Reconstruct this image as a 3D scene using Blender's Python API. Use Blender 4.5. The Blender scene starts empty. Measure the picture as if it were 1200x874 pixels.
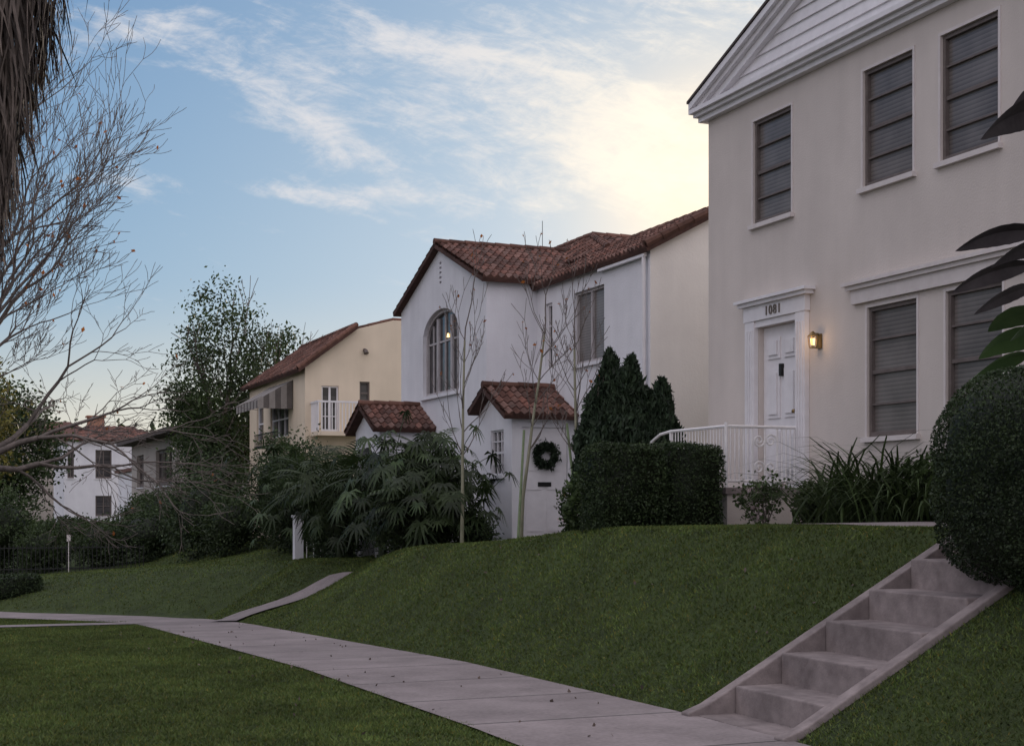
import bpy, bmesh, math, random
import numpy as np
from mathutils import Vector, Matrix

random.seed(7)
RG = np.random.default_rng(11)
scn = bpy.context.scene
COL = scn.collection
scn.view_settings.view_transform = 'Standard'
scn.view_settings.look = 'None'
scn.view_settings.exposure = 0

# ------------------------------------------------------------------ materials
def new_mat(name):
    m = bpy.data.materials.new(name); m.use_nodes = True
    nt = m.node_tree; nt.nodes.clear()
    return m, nt, nt.nodes, nt.links

def M(name, c1, c2, scale=4.0, rough=0.85, bump=0.0, bscale=80.0, tint=False, trans=0.0,
      spec=0.3, metal=0.0, big=0.0, stretch=(1, 1, 1), coat=0.0, bdist=0.01, streaks=0.0):
    m, nt, N, L = new_mat(name)
    out = N.new('ShaderNodeOutputMaterial'); p = N.new('ShaderNodeBsdfPrincipled')
    tc = N.new('ShaderNodeTexCoord'); mp = N.new('ShaderNodeMapping')
    mp.inputs['Scale'].default_value = stretch
    L.new(tc.outputs['Object'], mp.inputs['Vector'])
    n = N.new('ShaderNodeTexNoise'); n.inputs['Scale'].default_value = scale
    n.inputs['Detail'].default_value = 7; n.inputs['Roughness'].default_value = 0.6
    L.new(mp.outputs[0], n.inputs['Vector'])
    r = N.new('ShaderNodeValToRGB'); r.color_ramp.elements[0].position = 0.32; r.color_ramp.elements[1].position = 0.68
    r.color_ramp.elements[0].color = (*c1, 1); r.color_ramp.elements[1].color = (*c2, 1)
    L.new(n.outputs['Fac'], r.inputs['Fac'])
    col = r.outputs['Color']
    def scaleby(col, vec, sc, lo, hi, st):
        n2 = N.new('ShaderNodeTexNoise'); n2.inputs['Scale'].default_value = sc; n2.inputs['Detail'].default_value = 5
        if st:
            m2 = N.new('ShaderNodeMapping'); m2.inputs['Scale'].default_value = st; L.new(vec, m2.inputs['Vector']); vec = m2.outputs[0]
        L.new(vec, n2.inputs['Vector'])
        mr = N.new('ShaderNodeMapRange'); mr.inputs[1].default_value = 0.3; mr.inputs[2].default_value = 0.7
        mr.inputs[3].default_value = lo; mr.inputs[4].default_value = hi
        L.new(n2.outputs['Fac'], mr.inputs[0])
        mx = N.new('ShaderNodeVectorMath'); mx.operation = 'SCALE'
        L.new(col, mx.inputs[0]); L.new(mr.outputs[0], mx.inputs['Scale']); return mx.outputs[0]
    if big > 0: col = scaleby(col, mp.outputs[0], scale*0.17, 1 - big, 1 + big*0.5, None)
    if streaks > 0: col = scaleby(col, tc.outputs['Object'], 1.0, 1 - streaks, 1 + streaks*0.3, (3.0, 3.0, 0.35))
    if tint:
        a = N.new('ShaderNodeAttribute'); a.attribute_name = 'tint'
        mx = N.new('ShaderNodeVectorMath'); mx.operation = 'MULTIPLY'
        L.new(col, mx.inputs[0]); L.new(a.outputs['Color'], mx.inputs[1]); col = mx.outputs[0]
    L.new(col, p.inputs['Base Color'])
    p.inputs['Roughness'].default_value = rough
    p.inputs['Specular IOR Level'].default_value = spec
    p.inputs['Metallic'].default_value = metal
    p.inputs['Coat Weight'].default_value = coat
    if bump > 0:
        nb = N.new('ShaderNodeTexNoise'); nb.inputs['Scale'].default_value = bscale; nb.inputs['Detail'].default_value = 5
        L.new(mp.outputs[0], nb.inputs['Vector'])
        b = N.new('ShaderNodeBump'); b.inputs['Strength'].default_value = bump; b.inputs['Distance'].default_value = bdist
        L.new(nb.outputs['Fac'], b.inputs['Height']); L.new(b.outputs[0], p.inputs['Normal'])
    if trans > 0:
        t = N.new('ShaderNodeBsdfTranslucent'); L.new(col, t.inputs['Color'])
        ms = N.new('ShaderNodeMixShader'); ms.inputs[0].default_value = trans
        L.new(p.outputs[0], ms.inputs[1]); L.new(t.outputs[0], ms.inputs[2]); L.new(ms.outputs[0], out.inputs[0])
    else:
        L.new(p.outputs[0], out.inputs[0])
    return m

def emis(name, c, s):
    m, nt, N, L = new_mat(name)
    out = N.new('ShaderNodeOutputMaterial'); e = N.new('ShaderNodeEmission')
    e.inputs[0].default_value = (*c, 1); e.inputs[1].default_value = s
    L.new(e.outputs[0], out.inputs[0]); return m

def blind_mat(name, c1, c2, freq=18.0, rough=0.25):
    m, nt, N, L = new_mat(name)
    out = N.new('ShaderNodeOutputMaterial'); p = N.new('ShaderNodeBsdfPrincipled')
    g = N.new('ShaderNodeNewGeometry'); sp = N.new('ShaderNodeSeparateXYZ'); L.new(g.outputs['Position'], sp.inputs[0])
    mu = N.new('ShaderNodeMath'); mu.operation = 'MULTIPLY'; mu.inputs[1].default_value = freq; L.new(sp.outputs['Z'], mu.inputs[0])
    fr = N.new('ShaderNodeMath'); fr.operation = 'FRACT'; L.new(mu.outputs[0], fr.inputs[0])
    n = N.new('ShaderNodeTexNoise'); n.inputs['Scale'].default_value = 1.7; n.inputs['Detail'].default_value = 4; L.new(g.outputs['Position'], n.inputs['Vector'])
    ad = N.new('ShaderNodeMath'); ad.operation = 'MULTIPLY_ADD'; ad.inputs[1].default_value = 0.40
    L.new(fr.outputs[0], ad.inputs[0]); L.new(n.outputs['Fac'], ad.inputs[2])
    r = N.new('ShaderNodeValToRGB'); r.color_ramp.elements[0].position = 0.3; r.color_ramp.elements[1].position = 0.95
    r.color_ramp.elements[0].color = (*c1, 1); r.color_ramp.elements[1].color = (*c2, 1)
    L.new(ad.outputs[0], r.inputs['Fac']); L.new(r.outputs[0], p.inputs['Base Color'])
    p.inputs['Roughness'].default_value = rough
    L.new(p.outputs[0], out.inputs[0]); return m

def walk_mat(name, c1, c2, step=1.5):
    m, nt, N, L = new_mat(name)
    out = N.new('ShaderNodeOutputMaterial'); p = N.new('ShaderNodeBsdfPrincipled')
    g = N.new('ShaderNodeNewGeometry'); sp = N.new('ShaderNodeSeparateXYZ'); L.new(g.outputs['Position'], sp.inputs[0])
    n = N.new('ShaderNodeTexNoise'); n.inputs['Scale'].default_value = 30; n.inputs['Detail'].default_value = 8; L.new(g.outputs['Position'], n.inputs['Vector'])
    n2 = N.new('ShaderNodeTexNoise'); n2.inputs['Scale'].default_value = 1.3; n2.inputs['Detail'].default_value = 6; n2.inputs['Roughness'].default_value = 0.65
    L.new(g.outputs['Position'], n2.inputs['Vector'])
    md = N.new('ShaderNodeMath'); md.operation = 'MULTIPLY_ADD'; md.inputs[1].default_value = 0.35; L.new(n.outputs['Fac'], md.inputs[0])
    m2 = N.new('ShaderNodeMath'); m2.operation = 'MULTIPLY'; m2.inputs[1].default_value = 0.65; L.new(n2.outputs['Fac'], m2.inputs[0]); L.new(m2.outputs[0], md.inputs[2])
    r = N.new('ShaderNodeValToRGB'); r.color_ramp.elements[0].position = 0.36; r.color_ramp.elements[1].position = 0.62
    r.color_ramp.elements[0].color = (*c1, 1); r.color_ramp.elements[1].color = (*c2, 1); L.new(md.outputs[0], r.inputs['Fac'])
    dv = N.new('ShaderNodeMath'); dv.operation = 'DIVIDE'; dv.inputs[1].default_value = step; L.new(sp.outputs['Y'], dv.inputs[0])
    fr = N.new('ShaderNodeMath'); fr.operation = 'FRACT'; L.new(dv.outputs[0], fr.inputs[0])
    sb = N.new('ShaderNodeMath'); sb.operation = 'SUBTRACT'; sb.inputs[1].default_value = 0.5; L.new(fr.outputs[0], sb.inputs[0])
    ab = N.new('ShaderNodeMath'); ab.operation = 'ABSOLUTE'; L.new(sb.outputs[0], ab.inputs[0])
    lt = N.new('ShaderNodeMath'); lt.operation = 'LESS_THAN'; lt.inputs[1].default_value = 0.010; L.new(ab.outputs[0], lt.inputs[0])
    fl = N.new('ShaderNodeMath'); fl.operation = 'FLOOR'; ad5 = N.new('ShaderNodeMath'); ad5.operation = 'ADD'; ad5.inputs[1].default_value = 0.5
    L.new(dv.outputs[0], ad5.inputs[0]); L.new(ad5.outputs[0], fl.inputs[0])
    wn = N.new('ShaderNodeTexWhiteNoise'); wn.noise_dimensions = '1D'; L.new(fl.outputs[0], wn.inputs['W'])
    mrr = N.new('ShaderNodeMapRange'); mrr.inputs[3].default_value = 0.86; mrr.inputs[4].default_value = 1.08; L.new(wn.outputs['Value'], mrr.inputs[0])
    sc = N.new('ShaderNodeVectorMath'); sc.operation = 'SCALE'; L.new(r.outputs[0], sc.inputs[0]); L.new(mrr.outputs[0], sc.inputs['Scale'])
    mx = N.new('ShaderNodeMix'); mx.data_type = 'RGBA'; L.new(lt.outputs[0], mx.inputs['Factor'])
    L.new(sc.outputs[0], mx.inputs[6]); mx.inputs[7].default_value = (0.05, 0.045, 0.04, 1)
    L.new(mx.outputs[2], p.inputs['Base Color']); p.inputs['Roughness'].default_value = 0.9
    b = N.new('ShaderNodeBump'); b.inputs['Strength'].default_value = 0.25; b.inputs['Distance'].default_value = 0.01
    L.new(n.outputs['Fac'], b.inputs['Height']); L.new(b.outputs[0], p.inputs['Normal'])
    L.new(p.outputs[0], out.inputs[0]); return m

MT = {}
MT['beige'] = M('beige_stucco', (0.56, 0.505, 0.465), (0.615, 0.555, 0.51), 1.2, 0.92, 0.4, 45, big=0.08, bdist=0.010, streaks=0.06)
MT['white'] = M('white_stucco', (0.68, 0.675, 0.70), (0.75, 0.745, 0.77), 1.5, 0.9, 0.5, 36, big=0.09, bdist=0.014, streaks=0.07)
MT['creamglow'] = M('cream_glow_stucco', (0.80, 0.755, 0.70), (0.86, 0.815, 0.755), 1.5, 0.9, 0.5, 36, big=0.06, streaks=0.05)  # cream side wall, with warm sky glow put into its colour
MT['yellow'] = M('cream_stucco', (0.66, 0.56, 0.43), (0.73, 0.62, 0.48), 1.2, 0.92, 0.4, 40, big=0.08, streaks=0.06)
MT['grey'] = M('grey_stucco', (0.34, 0.31, 0.28), (0.40, 0.36, 0.33), 1.0, 0.92, 0.3, 30)
MT['paint'] = M('white_paint', (0.67, 0.65, 0.66), (0.75, 0.73, 0.74), 6, 0.55, 0.05, 60, big=0.05)
MT['trimpink'] = M('trim_paint', (0.57, 0.52, 0.50), (0.64, 0.59, 0.57), 6, 0.6, 0.05, 60)
MT['sash'] = M('brown_sash_paint', (0.11, 0.09, 0.082), (0.15, 0.125, 0.115), 8, 0.6)
MT['greysash'] = M('grey_sash_paint', (0.36, 0.33, 0.33), (0.44, 0.41, 0.41), 8, 0.6)
MT['tile'] = M('clay_tile', (0.105, 0.055, 0.043), (0.185, 0.093, 0.072), 9, 0.9, 0.3, 60, tint=True, big=0.25)
MT['shingle'] = M('shingle', (0.06, 0.05, 0.05), (0.11, 0.09, 0.08), 12, 0.9, 0.4, 40)
MT['glass'] = blind_mat('window_blinds', (0.075, 0.066, 0.062), (0.19, 0.17, 0.158), 20)
MT['darkglass'] = blind_mat('dark_window', (0.02, 0.02, 0.022), (0.075, 0.07, 0.07), 3, 0.12)
MT['concrete'] = M('step_concrete', (0.17, 0.142, 0.137), (0.28, 0.238, 0.228), 7, 0.9, 0.35, 60, big=0.28)
MT['walk'] = walk_mat('walk_concrete', (0.165, 0.14, 0.135), (0.275, 0.235, 0.23))
MT['soil'] = M('lawn_soil', (0.034, 0.052, 0.015), (0.056, 0.080, 0.022), 9, 1.0, 0.9, 90, big=0.3, bdist=0.03)
MT['asphalt'] = M('asphalt', (0.04, 0.04, 0.04), (0.065, 0.063, 0.06), 30, 0.9, 0.4, 100)
MT['grass'] = M('grass_blades', (0.066, 0.100, 0.026), (0.104, 0.148, 0.040), 2.0, 0.7, tint=True, trans=0.25, big=0.25)
MT['leaf'] = M('green_leaf', (0.032, 0.054, 0.018), (0.058, 0.088, 0.028), 3, 0.6, tint=True, trans=0.25)
MT['hedge'] = M('hedge_leaf', (0.020, 0.036, 0.014), (0.040, 0.062, 0.021), 6, 0.6, tint=True, trans=0.12)
MT['conif'] = M('juniper_leaf', (0.018, 0.034, 0.018), (0.034, 0.056, 0.026), 6, 0.7, tint=True, trans=0.1)
MT['yleaf'] = M('yellow_leaf', (0.10, 0.11, 0.03), (0.18, 0.15, 0.04), 3, 0.6, tint=True, trans=0.35)
MT['banana'] = M('banana_leaf', (0.040, 0.075, 0.026), (0.068, 0.115, 0.038), 4, 0.45, tint=True, trans=0.25)
MT['deadleaf'] = M('dry_frond', (0.07, 0.055, 0.045), (0.15, 0.12, 0.10), 5, 0.9, tint=True)
MT['purple'] = M('grey_purple_leaf', (0.09, 0.075, 0.08), (0.15, 0.13, 0.135), 5, 0.7, tint=True)
MT['orange'] = M('autumn_leaf', (0.35, 0.10, 0.02), (0.50, 0.18, 0.04), 5, 0.7, tint=True, trans=0.4)
MT['bark'] = M('grey_bark', (0.09, 0.078, 0.068), (0.18, 0.15, 0.135), 12, 0.95, 0.5, 40, stretch=(1, 1, 0.3))
MT['ybark'] = M('pale_bark', (0.18, 0.18, 0.12), (0.30, 0.29, 0.21), 14, 0.9, 0.3, 40, stretch=(1, 1, 0.3))
MT['iron'] = M('white_iron', (0.70, 0.68, 0.67), (0.80, 0.78, 0.77), 10, 0.5)
MT['blackiron'] = M('black_iron', (0.01, 0.01, 0.01), (0.025, 0.025, 0.025), 10, 0.5)
MT['bronze'] = M('dull_bronze', (0.13, 0.11, 0.09), (0.18, 0.155, 0.13), 10, 0.5)
MT['dark'] = M('dark_void', (0.012, 0.012, 0.012), (0.02, 0.02, 0.02), 5, 0.9)
MT['brass'] = M('aged_brass', (0.20, 0.14, 0.06), (0.3, 0.2, 0.09), 8, 0.4, metal=0.8)
MT['stripe'] = M('awning_dark_stripe', (0.10, 0.09, 0.085), (0.14, 0.125, 0.115), 5, 0.9)
MT['stripe2'] = M('awning_pale_stripe', (0.24, 0.22, 0.205), (0.30, 0.28, 0.26), 5, 0.9)
MT['flower'] = M('pale_petal', (0.6, 0.5, 0.5), (0.75, 0.65, 0.66), 5, 0.6, tint=True, trans=0.3)
MT['wood'] = M('stake_wood', (0.14, 0.19, 0.10), (0.24, 0.30, 0.17), 12, 0.8)
MT['brick'] = M('chimney_brick', (0.30, 0.15, 0.10), (0.40, 0.22, 0.15), 6, 0.9)
MT['bulb'] = emis('warm_bulb', (1.0, 0.62, 0.22), 3.5)
MT['bulb2'] = emis('chandelier_bulb', (1.0, 0.7, 0.3), 3.0)

# ------------------------------------------------------------------ mesh helpers
class MB:
    def __init__(s): s.v = []; s.f = []; s.m = []; s.t = []
    def add(s, vs, fs, mat=0, tint=1.0):
        o = len(s.v); s.v.extend([tuple(v) for v in vs])
        for f in fs:
            s.f.append([i + o for i in f]); s.m.append(mat); s.t.append(tint)
    def box(s, x0, x1, y0, y1, z0, z1, mat=0, tint=1.0):
        x0, x1 = sorted((x0, x1)); y0, y1 = sorted((y0, y1)); z0, z1 = sorted((z0, z1))
        vs = [(x0,y0,z0),(x1,y0,z0),(x1,y1,z0),(x0,y1,z0),(x0,y0,z1),(x1,y0,z1),(x1,y1,z1),(x0,y1,z1)]
        s.add(vs, [(0,3,2,1),(4,5,6,7),(0,1,5,4),(1,2,6,5),(2,3,7,6),(3,0,4,7)], mat, tint)
    def boxm(s, mp, s0, s1, z0, z1, n0, n1, mat=0, tint=1.0):
        a = mp(s0, z0, n0); b = mp(s1, z1, n1)
        s.box(a[0], b[0], a[1], b[1], a[2], b[2], mat, tint)
    def prism(s, poly, fn, a, b, mat=0, tint=1.0):
        n = len(poly)
        vs = [fn(p[0], p[1], a) for p in poly] + [fn(p[0], p[1], b) for p in poly]
        fs = [tuple(range(n)), tuple(range(2*n-1, n-1, -1))] + [(i, (i+1) % n + 0, (i+1) % n + n, i + n)[::-1] for i in range(n)]
        s.add(vs, fs, mat, tint)
    def tube(s, p0, p1, r0, r1, n=6, mat=0, tint=1.0, caps=True):
        p0 = Vector(p0); p1 = Vector(p1); d = (p1 - p0)
        if d.length < 1e-6: return
        d.normalize(); a = d.orthogonal().normalized(); b = d.cross(a)
        vs = []
        for p, r in ((p0, r0), (p1, r1)):
            for i in range(n):
                t = 2*math.pi*i/n; vs.append(p + a*math.cos(t)*r + b*math.sin(t)*r)
        fs = [(i, (i+1) % n, (i+1) % n + n, i + n) for i in range(n)]
        if caps: fs += [tuple(range(n-1, -1, -1)), tuple(range(n, 2*n))]
        s.add(vs, fs, mat, tint)
    def path(s, pts, r, n=6, mat=0):
        for a, b in zip(pts[:-1], pts[1:]): s.tube(a, b, r, r, n, mat)
    def strip(s, pts, widths, side, mat=0, tint=1.0, fold=0.0):
        vs = []
        k = len(pts)
        for i, p in enumerate(pts):
            p = Vector(p); t = (Vector(pts[min(i+1, k-1)]) - Vector(pts[max(i-1, 0)])).normalized()
            sd = Vector(side); sd = (sd - t*sd.dot(t)); sd = sd.normalized() if sd.length > 1e-5 else t.orthogonal()
            up = sd.cross(t)
            w = widths[i]
            vs += [p - sd*w + up*fold*w, p, p + sd*w + up*fold*w]
        fs = []
        for i in range(k-1):
            a = 3*i; fs += [(a, a+1, a+4, a+3), (a+1, a+2, a+5, a+4)]
        s.add(vs, fs, mat, tint)
    def mesh(s, name, mats, smooth=False, fix=True):
        me = bpy.data.meshes.new(name); me.from_pydata(s.v, [], s.f)
        for m in mats: me.materials.append(MT[m])
        me.polygons.foreach_set('material_index', s.m)
        at = me.color_attributes.new('tint', 'FLOAT_COLOR', 'CORNER')
        tot = np.array([len(f) for f in s.f]); t = np.array([tt if isinstance(tt, tuple) else (tt, tt, tt) for tt in s.t], dtype=np.float32).reshape(-1, 3)
        c = np.ones((tot.sum(), 4), np.float32); c[:, :3] = np.repeat(t, tot, axis=0)
        at.data.foreach_set('color', c.ravel())
        if fix:
            bm = bmesh.new(); bm.from_mesh(me); bmesh.ops.recalc_face_normals(bm, faces=bm.faces); bm.to_mesh(me); bm.free()
        if smooth: me.polygons.foreach_set('use_smooth', [True]*len(me.polygons))
        me.update(); return me

def np_mesh(name, V, F, tint, mats, midx=None, smooth=False):
    V = np.asarray(V, np.float32); F = np.asarray(F, np.int32); k = F.shape[1]
    me = bpy.data.meshes.new(name)
    me.vertices.add(len(V)); me.vertices.foreach_set('co', V.ravel())
    me.loops.add(F.size); me.loops.foreach_set('vertex_index', F.ravel())
    me.polygons.add(len(F)); me.polygons.foreach_set('loop_start', np.arange(0, F.size, k, dtype=np.int32))
    for m in mats: me.materials.append(MT[m])
    if midx is not None: me.polygons.foreach_set('material_index', np.asarray(midx, np.int32))
    if smooth: me.polygons.foreach_set('use_smooth', np.ones(len(F), bool))
    at = me.color_attributes.new('tint', 'FLOAT_COLOR', 'POINT')
    c = np.ones((len(V), 4), np.float32); tint = np.asarray(tint, np.float32)
    c[:, :3] = tint[:, None] if tint.ndim == 1 else tint
    at.data.foreach_set('color', c.ravel())
    me.update(calc_edges=True); me.validate(); return me

class Q:
    def __init__(s): s.V = []; s.F = []; s.T = []; s.M = []; s.n = 0
    def add(s, V, F, T, mat=0):
        s.V.append(V); s.F.append(F + s.n); s.T.append(np.broadcast_to(T, (len(V),)) if np.ndim(T) == 0 else T)
        s.M.append(np.full(len(F), mat)); s.n += len(V)
    def leaves(s, P, size, tint, aspect=0.5, axis=None, jit=1.0, mat=0):
        n = len(P)
        if n == 0: return
        a = RG.normal(size=(n, 3))
        if axis is not None: a = a*jit + np.asarray(axis)
        a /= np.linalg.norm(a, axis=1)[:, None] + 1e-9
        b = np.cross(a, RG.normal(size=(n, 3))); b /= np.linalg.norm(b, axis=1)[:, None] + 1e-9
        L = (size*RG.uniform(0.6, 1.3, n))[:, None]*0.5
        V = np.stack([P - a*L, P + b*L*aspect, P + a*L, P - b*L*aspect], 1).reshape(-1, 3)
        F = np.arange(4*n).reshape(n, 4)
        s.add(V, F, np.repeat(tint*np.ones(n), 4), mat)
    def tubes(s, segs, n=5, mat=0, tint=1.0):
        A = np.array([x[0] for x in segs], float); B = np.array([x[1] for x in segs], float)
        r0 = np.array([x[2] for x in segs]); r1 = np.array([x[3] for x in segs])
        d = B - A; d /= np.linalg.norm(d, axis=1)[:, None] + 1e-9
        ref = np.where(np.abs(d[:, 2:3]) > 0.9, np.array([[1., 0, 0]]), np.array([[0, 0, 1.]]))
        u = np.cross(d, ref); u /= np.linalg.norm(u, axis=1)[:, None]; w = np.cross(d, u)
        V = []
        for P, r in ((A, r0), (B, r1)):
            for i in range(n):
                t = 2*math.pi*i/n; V.append(P + (u*math.cos(t) + w*math.sin(t))*r[:, None])
        V = np.stack(V, 1).reshape(-1, 3); m = len(segs)
        base = (np.arange(m)*2*n)[:, None]
        F = np.concatenate([base + np.array([[i, (i+1) % n, (i+1) % n + n, i + n]]) for i in range(n)], 0)
        s.add(V, F, tint, mat)
    def mesh(s, name, mats, smooth=False):
        return np_mesh(name, np.concatenate(s.V), np.concatenate(s.F), np.concatenate(s.T), mats, np.concatenate(s.M), smooth)

ORIG = {}
def put(name, mesh, parent=None, origin=(0, 0, 0)):
    ob = bpy.data.objects.new(name, mesh); COL.objects.link(ob)
    if parent is not None:
        o = ORIG[parent.name]; ob.parent = parent; ORIG[ob.name] = o
    else:
        o = Vector(origin); ob.location = o; ORIG[ob.name] = o
    if mesh is not None: mesh.transform(Matrix.Translation(-o))
    return ob
def mark(ob, label, cat, group=None):
    ob['label'] = label; ob['category'] = cat
    if group: ob['group'] = group
    return ob
def thing(name, label, cat, loc, group=None):
    return mark(put(name, None, None, loc), label, cat, group)
def structure(ob): ob['kind'] = 'structure'; return ob

def boolean(me, cut):
    a = bpy.data.objects.new('a', me); b = bpy.data.objects.new('b', cut)
    COL.objects.link(a); COL.objects.link(b)
    md = a.modifiers.new('b', 'BOOLEAN'); md.object = b; md.operation = 'DIFFERENCE'; md.solver = 'EXACT'
    dg = bpy.context.evaluated_depsgraph_get(); dg.update()
    r = bpy.data.meshes.new_from_object(a.evaluated_get(dg))
    bpy.data.objects.remove(a); bpy.data.objects.remove(b); return r

def front(p): return lambda s, z, n: (p - n, s, z)
def side(q): return lambda s, z, n: (s, q - n, z)

# ------------------------------------------------------------------ terrain
def zs(Y): return np.interp(Y, [-60, 0, 9.6, 14.5, 25, 30, 34, 60, 100, 400], [0.1, 0.05, 0, -0.1, -0.52, -0.75, -0.85, -0.9, -0.3, 0])
def TT(Y): return np.interp(Y, [-60, 0, 12, 15, 18, 20, 24, 28, 36, 50, 70, 100, 400], [1.4, 1.4, 1.38, 1.30, 1.13, 1.02, 0.80, 0.50, 0.12, 0.1, 0.5, 0.4, 0])
def sstep(x, a, b):
    t = np.clip((x-a)/(b-a), 0, 1); return t*t*(3-2*t)
def ypath(X): return 27.4 - (X - 5.35)*0.45
def hfun(X, Y):
    X = np.asarray(X, float); Y = np.asarray(Y, float)
    b = zs(Y); wd = np.interp(Y, [9.8, 13.0], [2.55, 2.0]); t = np.clip((X - 5.35)/wd, 0, 1); sm = t*t*(3 - 2*t)
    ws = 0.3*sstep(Y, 9.8, 12.5)
    A = b + (TT(Y) - b)*((1-ws)*t + ws*sm)
    dist = (X - 5.45)*0.808 + (Y - 29.9)*0.59
    e = np.clip(dist/3.0, 0, 1); se = e*(2 - e)
    T2 = np.clip(-0.16 + 0.13*(X - 3.9), -0.42, 0.5)
    B = b + (T2 - b)*se - 0.40*sstep(dist, 3.6, 8.5)*np.clip((8.0-X)/1.5, 0, 1)
    dy = Y - ypath(X)
    sg = np.where(dy < 0, 2.3, 1.3)
    A = A - 0.42*np.exp(-(dy/sg)**2)*sstep(X, 5.4, 6.9)*(1 - sstep(X, 8.0, 9.6))
    h = np.maximum(A, np.where((Y > 28.6) & (e > 0), B, -9))
    h = h + np.where(X > 5.4, 0.02*np.sin(X*1.7 + Y*0.9)*np.clip((X-5.4)/1.0, 0, 1)*np.clip((Y-10)/2, 0, 1), 0)
    h = np.where(X < -0.6, h - 0.16, h)
    return h
def H(x, y): return float(hfun(x, y))

Xs = np.unique(np.round(np.concatenate([np.array([-300, -150, -80, -40, -20, -10, -6, -3, -1, -0.61, -0.59]), np.arange(-0.4, 5.3, 0.4), [5.35, 5.36],
     np.arange(5.45, 10, 0.15), [7.94, 7.95], np.arange(10, 20, 1.0), [25, 40, 80, 150, 300]]), 3))
Ys = np.unique(np.round(np.concatenate([[-60, -30, -15, -5], np.arange(0, 8, 0.5), [8.26, 8.275, 9.515, 9.53], np.arange(8.5, 9.5, 0.25), np.arange(9.75, 45, 0.25),
     np.arange(46, 110, 2.0), [120, 150, 200, 300, 450, 700]]), 3))
GX, GY = np.meshgrid(Xs, Ys, indexing='ij')
GZ = hfun(GX, GY)
inst = (GX > 5.355) & (GX < 7.945) & (GY > 8.27) & (GY < 9.52)
GZ = np.where(inst, GZ - 0.5, GZ)
V = np.stack([GX, GY, GZ], -1).reshape(-1, 3)
nx, ny = GX.shape
idx = np.arange(nx*ny).reshape(nx, ny)
F = np.stack([idx[:-1, :-1], idx[1:, :-1], idx[1:, 1:], idx[:-1, 1:]], -1).reshape(-1, 4)
structure(put('ground', np_mesh('ground', V, F, np.ones(len(V)), ['soil'], smooth=True)))

def drape(name, cl, hw, lift, mat, na=4, step=0.25):
    pts = [Vector((p[0], p[1])) for p in cl]; C = []
    for a, b in zip(pts[:-1], pts[1:]):
        n = max(1, int((b - a).length/step))
        for i in range(n): C.append(a.lerp(b, i/n))
    C.append(pts[-1]); V = []
    for i, c in enumerate(C):
        t = (C[min(i+1, len(C)-1)] - C[max(i-1, 0)]).normalized(); nrm = Vector((-t.y, t.x))
        w = hw if not callable(hw) else hw(i/len(C))
        for k in range(na+1):
            q = c + nrm*w*(2*k/na - 1); V.append((q.x, q.y, H(q.x, q.y) + lift))
    V = np.array(V); m = len(C); ii = np.arange(m*(na+1)).reshape(m, na+1)
    F = np.stack([ii[:-1, :-1], ii[:-1, 1:], ii[1:, 1:], ii[1:, :-1]], -1).reshape(-1, 4)
    return structure(put(name, np_mesh(name, V, F[:, ::-1], np.ones(len(V)), [mat])))
drape('sidewalk', [(4.47, -10), (4.47, 27), (4.35, 28.6), (3.7, 30.4), (2.4, 32.3), (1.0, 34), (-0.5, 35.6)], 0.87, 0.022, 'walk')
drape('path', [(3.9, 27.6), (2, 27.9), (-0.55, 28.3)], 0.55, 0.028, 'walk')
drape('path', [(5.15, ypath(5.15)), (7, ypath(7.0)), (8.4, ypath(8.4)), (9.7, 25.2)], 0.62, 0.045, 'walk')
drape('path', [(8.0, 9.0), (8.6, 9.4), (8.9, 12), (8.95, 14.6), (9.0, 15.4)], 0.5, 0.02, 'walk')
rv = []; yy = np.arange(-60, 160, 4.0)
for y in yy:
    for x in (-13.0, -7.0, -0.8): rv.append((x, y, H(x, y) + 0.02))
ii = np.arange(len(rv)).reshape(len(yy), 3)
F = np.stack([ii[:-1, :-1], ii[:-1, 1:], ii[1:, 1:], ii[1:, :-1]], -1).reshape(-1, 4)
structure(put('road', np_mesh('road', rv, F[:, ::-1], np.ones(len(rv)), ['asphalt'])))
kb = MB()
for a, b in zip(yy[:-1], yy[1:]):
    za, zb = float(zs(a)), float(zs(b))
    kb.add([(-0.8, a, za-0.2), (-0.62, a, za-0.2), (-0.62, a, za+0.01), (-0.8, a, za+0.01), (-0.8, b, zb-0.2), (-0.62, b, zb-0.2), (-0.62, b, zb+0.01), (-0.8, b, zb+0.01)],
           [(0,3,7,4),(3,2,6,7),(2,1,5,6)])
structure(put('kerb', kb.mesh('kerb', ['concrete'])))

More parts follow.
